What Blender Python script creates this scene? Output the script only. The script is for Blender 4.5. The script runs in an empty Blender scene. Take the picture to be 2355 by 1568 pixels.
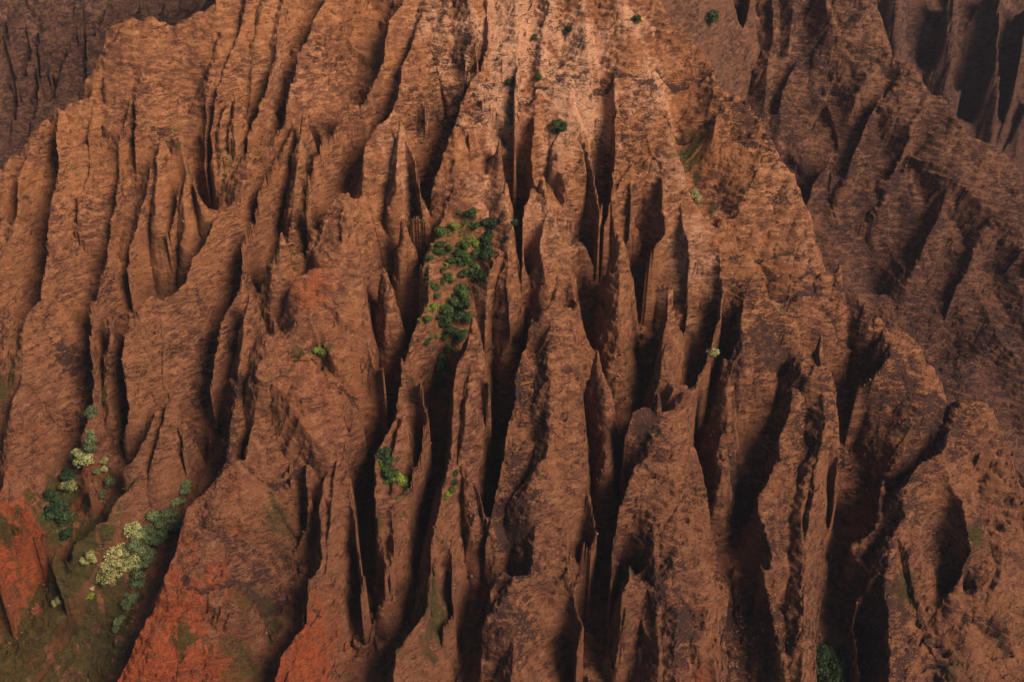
import bpy, math, random
import numpy as np
D = bpy.data
SC = bpy.context.scene
CZ = 800.0                                   # camera height above the datum
PITCH = math.radians(32.0)
FPX = 1177.0 / math.tan(math.radians(25.0))  # focal length in 2354-px-wide photo pixels

# ------------------------------------------------------------------ camera
cam = D.cameras.new('camera'); cam_o = D.objects.new('camera', cam); SC.collection.objects.link(cam_o)
cam.angle = math.radians(50.0); cam.clip_start = 1.0; cam.clip_end = 12000.0
cam_o.location = (0, 0, CZ); cam_o.rotation_euler = (math.pi / 2 - PITCH, 0, 0)
SC.camera = cam_o
# ------------------------------------------------------------------ world + sun
SUN_EL, SUN_AZ = math.radians(41.0), math.radians(124.0)   # azimuth clockwise from +y (view direction)
w = D.worlds.new('World'); SC.world = w; w.use_nodes = True
nt = w.node_tree; bg = nt.nodes['Background']
sky = nt.nodes.new('ShaderNodeTexSky'); sky.sky_type = 'NISHITA'; sky.sun_disc = False
sky.sun_elevation = SUN_EL; sky.sun_rotation = SUN_AZ
nt.links.new(sky.outputs[0], bg.inputs[0]); bg.inputs[1].default_value = 0.05
sl = D.lights.new('sun', 'SUN'); sl.energy = 5.0; sl.angle = math.radians(28.0); sl.color = (1.0, 0.775, 0.60)
so = D.objects.new('sun', sl); SC.collection.objects.link(so); so.location = (0, -200, CZ + 400)
# light comes FROM direction (sin az, cos az)
fx, fy, fz = math.sin(SUN_AZ) * math.cos(SUN_EL), math.cos(SUN_AZ) * math.cos(SUN_EL), math.sin(SUN_EL)
from mathutils import Vector
so.rotation_euler = Vector((fx, fy, fz)).to_track_quat('Z', 'Y').to_euler()
SC.view_settings.view_transform = 'Standard'; SC.view_settings.look = 'None'
SC.view_settings.exposure = 0.42; SC.view_settings.gamma = 1.0

# ------------------------------------------------------------------ large surfaces (z relative to the camera)
def sM(x, y): return -477 + 0.78 * (y - 763) - 0.00018 * (x - 40) ** 2
def sL(x, y): return -418 + 1.0 * (y - 1350) + 0 * x
def sR(x, y): return -558 + 0.84 * (y - 1050) + 0.42 * (x - 350)
def sF(x, y): return -560 + 1.5 * (y - 1620) + 0 * x
SURF = dict(M=sM, L=sL, R=sR, F=sF)
cP, sP = math.cos(PITCH), math.sin(PITCH)
def ray(px, py):
    a = (px - 1177) / FPX; b = -(py - 784) / FPX
    return np.array([a, cP + b * sP, -sP + b * cP])
def hit(px, py, layer, h=0.0):
    d = ray(px, py); f = SURF[layer]; lo, hi = 100.0, 4000.0
    t = np.linspace(lo, hi, 800); v = d[2] * t - (f(d[0] * t, d[1] * t) + h)
    i = np.argmax(v < 0)
    a, b = t[i - 1], t[i]
    for _ in range(30):
        m = (a + b) / 2
        if d[2] * m - (f(d[0] * m, d[1] * m) + h) < 0: b = m
        else: a = m
    return d * a
OFF = dict(a=(0, 0), b=(825, 0), c=(1650, 0), d=(0, 550), e=(825, 550), f=(1650, 550), g=(0, 1095), h=(825, 1095), i=(1650, 1095))
def view(crop, x, y):
    ox, oy = OFF[crop]
    return (x / 2.7506 + ox) * 0.9416, (y / 2.7506 + oy) * 0.9416

# ridge table: layer  [kL,wL,kR,wR,round]  crop x,y[,h] ...   (+name)
RIDGES = '''
# L background left
L 2,30,2,30 a 560,60,0 500,200 470,330 400,480 350,700,-30
L 2,40,2,40 a 740,-50,0 690,150 600,280 600,500,-40
L 2,40,2,40 a 340,0,0 290,150 260,300 270,500 250,700,-20
L 2,40,2,40 a 260,200,-10 200,400 160,560 130,760,-30
L 2,40,2,40 a 30,280,0 120,500 110,760,-30
L 2,40,2,40 a 60,-60,20 40,200,10 -60,500,-10
L 2,40,2,40 a 1110,0,20 1060,110,0
L 2,40,2,40 a 960,-40,20 900,110 840,250,-20
L 2,40,2,40 a 1230,-60,20 1200,150,0
L 2,40,2,40 a 1420,-60,20 1330,80,0
L 1.5,40,1.5,40 a 500,520,-60 450,620 250,720 100,820 0,880 -150,960,-70
L 1.5,40,1.5,40 a 60,900,-60 130,1000 120,1100,-80
# skylines
M 3,60,0.9,60,2 a 1520,-120,0 1450,20 1330,80 1200,150,-2 1160,175,-4 1040,115,4 990,125 890,110,4 820,235,0 760,250 700,370 660,480 610,640 470,690 440,740,-4 380,725,2 350,800,-8 290,810,-4 230,850 180,950 160,1030 60,1070 0,1130,-4 -200,1400,-6 +skyline_left
M 0.9,70,3,50,2 b 1990,-330,0 2090,-190 c -120,-20 -40,130 0,200 110,300 210,390 250,470 270,570 340,620 430,670 480,720 550,810 600,900 640,970 700,1080 780,1170 820,1290 880,1400 920,1530 f 960,180,0 980,260,-6 1050,300,-6 1150,480,-8 1200,520,-12 1280,600,-14 1380,700,-10 1480,900 1650,1000,-25 1790,1230,-22 1950,1300,-22 2100,1400,-12 2200,1500,-5 i 2230,80,-5 2250,180 2290,250 2400,380,-5 2700,800,-5 +skyline_right
R 0.8,70,3,50,3 c 1200,-350,0 1330,0 1380,150 1395,350 1520,400 1580,440 1640,540 1700,620 1800,660 1880,780 1960,910 2100,970 2200,1030 2260,1100 2338,1190 2600,1450 +skyline_far
# R ribs
R 1.3,40,1.3,40 c 650,-60,4 650,280,0
R 1.4,40,1.4,40 c 1000,-60,6 1060,150,8 1150,330 1160,430,0
R 1.2,30,1.2,30 c 1330,480,4 1240,620 1180,760,-6
R 1.2,30,1.6,30 c 1390,640,6 1300,800 1230,960 1150,1200,-4
R 1.2,30,1.4,30 c 1680,690,4 1600,840 1500,1100 1400,1350,-4
R 1.2,30,1.4,30 c 1040,1060,2 950,1200 880,1350,-6
R 1.2,30,1.4,30 c 1950,1000,4 1850,1200 1750,1500 f 1600,300,-4
R 1.2,30,1.4,30 c 2250,1200,4 2150,1450 f 2000,200 1850,500,-4
R 1.2,30,1.4,30 c 620,400,2 600,800,-4
R 1.2,30,1.4,30 c 820,400,2 720,600 700,900,-6
# F far right
F 3,60,3,60,2 c 1500,-200,20 1490,100 1480,400,0
F 3,60,3,60,2 c 1850,-200,20 1840,200 1850,400 1820,600 1830,680,-20
F 3,60,3,60,2 c 2180,-200,20 2170,350 2170,600 2120,900,-30
F 3,60,3,60,2 c 2420,-100,20 2338,250 2300,500 2220,750 2150,950,-40
F 3,60,3,60,2 c 2420,600,0 2300,850 2200,1020,-40
# B
M 3,60,0.6,60 a 380,725,2 390,900 400,1200 340,1350 320,1568 d 320,150 300,300 270,480 240,520 170,620 150,750 150,950 150,1060 90,1160 100,1250 160,1330,-8 100,1500,-14 g 0,300,-20
M 0.8,30,2,30 a 290,820,-4 200,1000 150,1150 120,1350 90,1568 d 0,250
M 1.5,30,2,30 a 60,1070,-4 20,1300 0,1500 d -60,200,-4
M 1,30,2,40 d 20,560,-10 60,700 100,850 60,1000 -100,1200,-20
# right part of B
M 0.5,40,2.2,40 a 900,130,3 880,400,2 860,700 800,1000,-6 790,1300,-10 d 700,250,-14 600,600,-20 620,900,-20 640,1200,-24 560,1500,-30
# C
M 1.2,60,0.8,60 a 930,290,2 940,400 960,520 1030,640 1090,740 1180,870 1240,1020 1290,1130 1310,1230,-2 1370,1430,-16 1380,1568,-40
M 1.6,30,2,30 a 1080,930,-4 1030,1050 1010,1250 960,1400 920,1568,-16 d 880,200 860,400,-40
M 1.6,30,2,30 a 1240,1150,-4 1200,1250 1190,1400 1150,1530,-16 d 1150,200,-40
M 1.2,30,1.2,30 a 910,650,-3 905,850 910,1100,-18
M 1.2,40,1.4,40 a 1500,200,0 1400,600 1380,1100,-16
# D
M 3,50,0.7,40 a 1690,-120,0 1640,120 1600,270 1540,400 1480,560 1460,680 1440,850,-6 1440,1150,-14 1450,1300,-50
M 1.6,30,1,40 a 1800,-80,2 1720,250 1620,560,-2 1600,640,0 1540,900,-6 1530,1150,-14 1540,1330,-50
M 1,40,2.5,40 a 1930,-80,2 1850,300 1780,600,-4 1680,900,-14 1640,1100,-18 1600,1350,-50
# E
M 3,50,1.0,50 a 2230,-120,0 2170,0 2100,150 2050,280 1990,370 1980,480 1940,620 1910,790 1860,860 1820,955,-9 1760,955,2 1700,985,0 1670,1100,-2 1650,1280,-6 1620,1370,-10 1560,1360,0 1500,1400 1400,1568 d 1360,130 1290,240 1250,370 1150,460 1110,505,-5 1010,475,0 970,480,3 940,560,-2 870,640 850,740 830,850 860,1020 870,1200,-12 850,1350,-22 840,1500,-45
M 0.5,40,2.4,40 a 2030,400,-6 1990,800,-16 1900,1200,-30 d 1650,150,-20 1640,400,-22 1500,650,-22 1450,900,-24 1430,1200,-45
M 1.0,40,1.6,40 d 1120,1150,-8 1030,1300 960,1450 890,1568,-18 g 900,200,-30 850,300,-50
M 1.0,40,1.8,40 d 1120,1150,-8 1190,1350,-20 1230,1500,-30 g 1250,180,-55
# F fin and G
M 3,50,1.6,50 b 540,-150,0 450,0 355,140 320,260 300,400 250,570 170,700,-9 80,685,0 30,720 a 2230,900,-2 2150,1000 2110,1080 2080,1180 2060,1350,-6 2055,1460,-10
M 2,40,2.2,40 a 2338,1250,-14 2250,1400,-14 2140,1568,-18 d 2130,200,-18 2080,280,-40
M 2.4,40,2.2,40 d 1990,80,-12 1960,85,-9 1880,70,0 1840,150 1825,300,-6 1820,470,-45
# I
M 3,50,0.8,60 b 640,-150,0 580,0 550,150 510,280 430,430 420,560 380,680 330,780 270,850 200,930 170,1060 150,1200 100,1310 50,1430 20,1568 d 2290,100 2240,250 2190,285 2080,310 2010,350 1950,400,-2 1920,500 1890,600 1850,650 1790,700 1785,830 1800,960 1760,1060 1740,1160 1710,1260 1680,1400 1650,1568 g 1640,60,-6 1590,80,2 1530,110 1430,230 1350,330 1270,420 1225,520 1215,650 1160,770 1110,860 1130,960,-2 1060,1040 980,1130,-10 880,1400,-16 760,1600,-20
M 1.6,40,2.6,40 b 430,840,1 490,950 530,1100 560,1300,-4 600,1500,-14 e 400,60,-40
M 0.8,40,2.2,40 b 700,-100,4 720,100 600,300,-4 560,600,-10 600,900,-30
M 1.2,40,1.2,40 b 880,-100,4 900,200,4 930,480,-2 840,640,-16
M 0.3,60,2.2,40 d 1850,700,-2 2100,900,2 2300,1150,-4 g 2250,0,-8
M 0.5,60,1.6,50 b 120,1250,-2 e 100,50 150,300,-4 200,600,-6 200,800,-8 230,950,-16 320,1150,-30
# slim fin, J fin
# K
M 2.0,50,1.2,50 e 150,1290,-4 90,1290,2 40,1340 g 2290,20,-2 2200,110 2170,250 2150,400 2170,600 2140,800 2080,880,-6 2050,1000,-4 2060,1150 2000,1260,-8 1900,1400 1860,1568,-14
M 0.6,40,2.4,40 h 0,-20,-6 80,150,-4 110,400 150,700 170,900,-12 150,1100,-30
M 1.8,40,1.8,40 g 2080,200,-22 2090,400 2060,500,-24 1980,700,-35
# I lower spur ledges
M 0.5,60,1.8,30 g 2090,50,-10 1980,150 1850,180 1700,170,-12
M 0.5,50,1.6,30 g 1980,250,-16 1850,330 1700,360,-14
M 0.8,60,1.6,30 g 1240,600,-2 1600,600,0 1820,760,-14
M 0.8,50,1.5,40 g 1200,900,-6 1400,1030,-14 1700,920,-24
M 1,60,1,60 g 1200,950,-8 1100,1120,-10 1200,1400 1100,1600,-14
M 1,50,1,50 g 1750,1150,-20 1500,1350,-20 1300,1600,-26
# bottom left
M 1,60,0.9,60,6 g -200,250,-8 0,400,-12 150,560,-16 300,650,-30 430,700,-48
M 1,60,0.9,60,6 g -200,700,-14 0,900,-28 60,1150,-45
M 1.2,30,1.2,30,5 g 930,180,-18 850,300,-24 700,500,-26 560,620,-28 500,720,-34 540,870,-52
M 2.6,30,2.6,30,4 +knob g 585,170,-28 590,230,-30 600,300,-40
# L ridge
M 2.2,40,0.6,50 b 1000,-100,0 1000,300 970,450 930,530,-2 880,620 830,720 800,820 760,930 720,1030 680,1150,-10 650,1300,-20 650,1500,-45
M 1.4,40,0.5,50 b 800,860,-2 800,1050 790,1250 740,1430,-4 700,1500,-4 660,1568 e 600,180,-4 600,400 590,540 500,720 470,850 430,980 400,1150 370,1300 320,1400 280,1568 h 265,100 255,300,-8 270,600,-14 330,800,-20 320,930,-28 370,1010,-60
M 3,40,3,40 e 590,130,-16 560,400,-20 550,560,-50
M 1.2,40,2.4,40 h 560,60,-14 480,250,-8 380,400,-4 375,600,-10 345,850,-18 370,1000,-50
M 0.5,50,2,40 e 430,900,-4 560,1100,-10 600,1350,-20 h 560,60,-20
# N fin
M 1.8,40,1.0,50 b 1090,940,0 1105,1100 1130,1240,4 1130,1400,2 e 1135,100,0 1150,400,-6 1170,700,-20 1175,950,-60
M 0.4,60,1.4,40 e 1140,100,-4 1040,320,-6 1010,600,-20 1000,800,-40
M 0.6,40,1.2,40 b 1180,-100,2 1190,200 1210,700,0 1190,1050,-14
# O
M 2.4,40,1.4,40 e 920,620,4 890,700 860,830 800,920 780,1050 770,1200 760,1390,2 740,1568 h 700,300 650,500 630,700 610,900 620,1050 530,1180 450,1260 400,1330 385,1568,-10 370,1750,-14
M 0.8,40,2.6,40 e 920,620,4 950,700 980,820,-4 1000,1000,-14 1010,1300,-30 1000,1500,-60
M 2,40,2.4,40 h 740,60,-4 830,100,-8 880,200 940,330,-14 990,500,-26 960,680,-60
M 0.8,40,2.6,40 h 640,500,-4 750,650,-6 780,900,-14 780,1100,-16 720,1350,-40
# P
M 1.0,40,1.4,40 b 1440,-100,2 1380,200 1360,400 1350,600 1330,850 1310,1000,-4 1350,1150 1400,1230,0 1420,1350 1450,1500 e 1470,0 1530,150 1570,300 1600,450,-6 1620,580,-20
M 2.2,40,1.4,40 b 1340,1110,-4 1290,1330 1255,1450 1240,1568 e 1235,200,-14 1235,420,-30 1235,620,-60
M 2,40,0.8,40 e 1400,-50,-2 1350,150 1400,330 1450,430,-10
# Q
M 2.0,50,0.7,50 e 1470,420,5 1430,550 1425,700 1420,850 1430,1000 1430,1300 1420,1568 h 1370,80 1350,250 1340,480 1310,700 1300,850,-2 1190,870,-3 1195,1050 1190,1250 1180,1568,-8 1180,1700,-8
M 0.4,40,2.6,40 e 1470,420,5 1560,550 1600,650,-2 1640,900 1610,1150 1650,1350 1690,1568 h 1640,130 1690,300 1710,400 1730,600,-14 1690,800,-30 1640,900,-50
M 0.5,40,2.2,40 h 1500,550,-4 1560,800,-4 1600,1000 1640,1200,-10 1600,1400,-14
M 2.0,40,0.6,30 e 1300,710,-8 1250,850 1210,1000 1180,1150 1150,1300 1120,1500,-14 h 1070,200,-18 1020,500,-24 1000,700,-34 1050,850,-60
M 2.2,40,1,30 h 1110,830,-14 1030,950,-18 1020,1150,-20 980,1230,-26 960,1500,-34
# R faces
M 0.6,40,1.6,40 b 1550,450,2 1620,850 1680,1000,-2 1720,1200,-6 1750,1400,-18 1760,1568,-30 e 1755,160,-60
M 1,40,1,40 b 1640,-100,3 1660,300 1690,480,2 1710,700,-2
# S
M 1.8,40,0.7,40 b 1870,540,0 1870,750 1865,1000 1850,1200,-6 1830,1400,-14 1790,1568,-30
M 0.7,40,1.6,40 b 1950,700,0 1970,1100,-4 1960,1500,-14 e 1960,100,-30
# T
M 1.0,60,0.6,60 b 1800,-150,4 1860,0 1900,200 1990,350 2090,500 2130,600 2190,720 2220,850 2260,1000 2310,1120 2330,1280 c 100,1370,-2 160,1470 250,1560 f 300,130 320,400,-3 300,650,-4 200,950 130,1150 60,1300 90,1500 i 120,60 150,230 210,420 230,600 260,700 290,950,-12 330,1100,-30
M 2.2,40,0.4,50 b 2170,1200,-2 2200,1568,-4 e 2160,100,-4 2120,250,-14 2060,420,-40
# U V W
M 2.4,40,0.4,50 e 2260,400,4 2230,415 2220,600 2210,730,0 2180,800 2160,950 2100,1080,-2 2060,1200 2040,1300,-10 1980,1420,-20 1940,1568,-30 h 1910,200,-50
M 2.0,50,0.5,50 e 2150,1150,3 2130,1300 h 2140,20 2010,130 1950,250 1890,400,-2 1850,600,-6 1830,850,-14
M 0.5,40,1.6,40 e 2150,1150,3 2220,1290 2260,1450 h 2260,100,0 2280,400 2280,700 2290,1000 2270,1300 2290,1600,-4
M 2,40,1.2,40 h 1960,780,-10 1950,950 1900,1050 1890,1200 1850,1420,-34
M 0.6,40,2.4,40 i 60,200,-2 100,600,-2 200,800,-4 260,1100,-8 280,1568,-12
# bowl
M 1.8,40,0.6,50 c 330,740,-2 260,870 240,970,-20
M 1,40,1,40 c 560,1150,-2 480,1350,-8 430,1450,-14 f 300,60,-14
# skyline peaks
M 0.7,30,3,30 f 1100,235,3 1120,350 1150,480,-6
M 1,30,3,30 f 1280,480,-8 1340,560 1390,680,-12
M 1.0,30,3,30 f 1390,690,0 1450,710 1550,780 1620,840 1660,900,-4 1730,960 1755,1080,-8 1790,1230,-16
M 1.6,40,0.6,60 f 1390,690,0 1390,780 1430,880,0 1340,1000,-4 1220,1100,-18 1180,1250,-40
M 1,50,3,30 f 1930,1170,-4 2010,1165,0 2070,1200,-1 2130,1300 2160,1400 2200,1500,-2 i 2230,80 2290,250,-4
M 2,50,1,50 f 1900,1180,-6 1850,1350,-8 i 1800,50,-4 1650,110,-4 1540,260,-4 1520,450,-4 1410,700,-4 1400,900,-6 1420,1100,-6 1430,1250 1430,1600,-8
M 2,40,1.6,40 i 1390,210,-22 1370,450,-22 1290,590,-26 1170,690,-30 1240,800,-30 1300,960,-34 1190,1100,-44 1160,1250,-46 1220,1568,-46
M 1.6,30,1,50 i 1850,230,-4 1920,350,-2 1940,500 1960,700,-4 1870,980,-14 1780,1080,-22
M 0.6,50,0.6,50 i 2200,500,-6 2150,900,-8 2000,1300,-14
M 1,40,1.6,30 i 1980,1100,-12 2150,1180,-12 2338,1350,-14
# Y
M 1.8,50,1.6,40 f 480,410,4 540,500 600,590,-4 780,610,-2 860,660 940,750,-2 975,770,4 955,900 980,1000 1000,1200,-2 1010,1400,-4 i 950,50 900,200 860,400,-6 870,700 860,1000 850,1300 880,1600,-12
M 0.7,30,3,40 f 975,770,4 1010,850 1040,950 1060,1100 1085,1300 1100,1450,-4 i 1090,100,-8 1060,420,-24 1040,540,-60
M 1.6,40,0.8,50 f 480,410,4 430,650,0 430,850,-6 440,1000,-16 300,1020,-30
M 1.6,40,1.6,40,4 i 700,100,-6 620,250 560,330,-6 560,450 640,650,-10 640,800,-20
M 1.6,40,1.6,40,4 f 800,1100,-4 760,1300 700,1450,-8 i 720,60,-8
M 1.2,40,1.4,40 i 560,850,-24 640,1000,-20 700,1300,-18 760,1568,-18
# upper left of the far hillside
R 1.6,30,1.6,30 c 120,-80,6 135,60 150,220,-2
R 1.6,30,1.6,30 c 340,-80,6 325,100 330,300,-2
R 1.6,30,1.6,30 c 490,-80,6 475,100 470,330,-2
R 1.4,30,1.4,30 c 800,-80,6 790,120 760,300,-2
'''
# gully table: layer half-width crop x,y,h ...
GULLIES = '''
M 6 a 370,840,-8 390,1000,-20 395,1150,-25 380,1300,-30 330,1450,-35 d 290,80,-38 310,200 280,400,-42 230,500 190,620,-36
M 4 a 130,1150,-10 110,1350 90,1568,-25
M 5 a 880,780,-8 880,900,-15 890,1050,-20 860,1150 820,1350,-22 790,1568,-26 d 760,250,-32 720,400,-42 690,600,-50 660,750,-58 640,900,-62 630,1100,-64 650,1350,-58 600,1500,-56 g 560,60,-54 470,200,-54 420,400,-54 440,600,-54
M 9 a 1440,750,-14 1400,900,-20 1380,1100,-34 1400,1300,-52 1390,1500,-62 d 1350,80,-64 1280,220,-66 1180,400,-66 1090,500,-66 900,580,-66 820,650,-66 845,850,-66 850,1050,-68 870,1280,-66 880,1480,-60 g 860,200,-56 740,420,-54 560,620,-54 490,740,-54
M 8 a 2190,-60,-10 2130,80,-16 2070,200,-20 1990,340,-24 1950,520,-28 1890,750,-40 1850,880,-50 1770,970,-58 1650,1250,-62 1600,1350,-66
M 9 a 1900,1050,-34 1880,1400,-48 1860,1568,-58 d 1820,150,-66 1790,400,-70 1700,490,-70 1600,560,-68 1490,680,-66 1500,780,-66 1470,900,-68 1440,1150,-72 1420,1400,-74 1300,1568,-74 g 1300,60,-74 1310,250,-70 1280,400,-66
M 6 a 2110,790,-20 2080,950,-35 2060,1100,-45 2050,1400,-56 d 1965,40,-62
M 9 b 450,-60,-14 430,0,-16 350,140,-24 290,440,-34 200,600,-40 140,700,-46
M 9 b 320,830,-30 180,1000,-44 130,1100,-54 60,1260,-60 0,1400,-62 d 2130,100,-58 2060,250,-66 1960,370,-70 1850,450,-72
M 6 b 960,560,-12 850,720,-24 790,880,-34 720,950,-42 650,1100,-58 620,1300,-70 620,1568,-80 e 560,130,-84 530,350,-88 540,600,-88 470,800,-88 430,1000,-88 390,1200,-86 330,1400,-82 260,1568,-80 h 240,200,-80 200,500,-76 220,700,-74 190,950,-66 200,1100,-60 150,1300,-58 120,1568,-56 100,1800,-54
M 7 e 440,260,-34 440,500,-70 460,700,-84 420,950,-86 330,1200,-84
M 7 e 250,350,-30 260,600,-44 320,850,-66
M 8 b 1180,1000,-22 1200,1250,-44 1220,1568,-76 e 1200,200,-84 1200,500,-88 1190,800,-92 1150,1050,-96 1100,1300,-96 1070,1568,-96 h 1040,200,-96 1010,400,-94 960,600,-90 900,900,-84 850,1200,-78 780,1400,-74 740,1568,-72 720,1800,-70
M 7 e 760,830,-30 720,950,-44 700,1150,-62 650,1350,-74 620,1568,-80 h 650,50,-82 600,350,-84 560,650,-84 480,900,-80 440,1050,-72 380,1150,-66 300,1300,-62 220,1568,-58 150,1800,-56
M 5 b 1740,600,-10 1760,800,-18 1760,1000,-28 1790,1250,-48 1790,1500,-66 e 1770,60,-72 1740,200,-80
M 12 e 1640,120,-36 1680,230,-60 1700,350,-80 1720,600,-92 1760,850,-96 1850,1080,-98 1900,1250,-98 1890,1568,-98 h 1860,150,-98 1800,400,-96 1780,650,-94 1770,900,-88 1740,1200,-82 1740,1450,-74 1700,1568,-72 1680,1800,-70
M 5 e 1690,860,-32 1680,1050,-48 1700,1300,-64 1740,1568,-84
M 8 b 1950,1400,-12 e 1970,20,-24 1990,100,-34 2030,350,-62 2040,500,-78 2080,750,-88 2080,950,-94 2000,1150,-96 1940,1350,-98
M 5 f 335,200,-12 345,430,-24 300,650,-36 280,900,-42 200,1150,-58 150,1400,-68 170,1568,-70 i 200,200,-70 290,320,-68 370,500,-62 360,650,-58 300,800,-58 330,1100,-58 400,1350,-52 420,1568,-50 430,1800,-50
M 7 i 500,120,-44 470,280,-54 400,420,-60
M 6 i 490,850,-44 460,1050,-52 440,1250,-52
M 9 f 1150,800,-24 1170,1000,-44 1130,1250,-68 1150,1568,-84 i 1200,300,-88 1090,600,-90 980,800,-88 1000,1050,-84 1100,1300,-80 1130,1568,-74 1130,1800,-72
M 5 i 1700,480,-12 1720,650,-26 1800,850,-32 1850,990,-36
M 4 g 520,480,-58 450,720,-62 300,900,-60 220,1080,-58 0,1360,-54
M 5 g 1300,420,-66 1230,560,-64 1050,900,-62 900,1150,-62 800,1300,-60 650,1500,-58 560,1750,-56
M 5 g 2080,500,-38 2050,800,-36 1980,980,-36 1870,1250,-40 1860,1500,-44 1850,1750,-44
R 5 c 800,380,-10 720,560,-14 650,760,-20
R 6 c 1380,640,-8 1280,820,-14 1220,960,-20 1100,1180,-18
R 6 c 1030,1050,-12 960,1230,-24 880,1400,-40
R 5 c 1580,1040,-8 1450,1200,-16
R 7 f 1500,250,-20 1350,450,-40
R 6 f 1850,550,-20 1780,900,-45
F 12 c 1900,-100,0 1870,300,-60 1860,600,-110
F 16 c 1750,100,-60 1700,450,-110 1730,640,-150
F 16 c 2050,-60,-40 2000,400,-90 1950,800,-140
F 10 c 2250,100,-40 2210,500,-90 2150,850,-130
M 4 1557,300,-24 1565,377,-30 1588,438,-32 1618,490,-24 1643,523,-8
M 4 b 1560,1150,-4 1590,1350,-14 1600,1568,-24 e 1590,100,-34 1660,300,-50
M 3 b 1260,200,-6 1230,420,-8 1215,600,-10 1200,800,-12 1190,950,-16
M 3 b 1010,120,-6 1000,250,-8 980,400,-10 900,600,-12
R 7 c 20,-80,-22 50,60,-26 20,140,-28
R 4 c 240,-80,-8 260,120,-12 250,300,-10
R 4 c 410,-80,-8 400,150,-10 390,380,-8
R 4 c 570,-80,-6 570,150,-10 560,360,-8
L 10 a 70,200,-10 150,420,-40 130,800,-50
L 8 a 270,200,-20 290,450,-40 290,700,-50
L 10 a 420,0,-20 380,350,-40 330,700,-60
L 9 a 650,60,-20 560,450,-50 560,640,-60
L 7 a 1000,-50,-20 960,160,-30
L 7 a 1200,-50,-20 1170,170,-30
L 7 a 820,-60,-20 800,200,-40
'''
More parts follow.
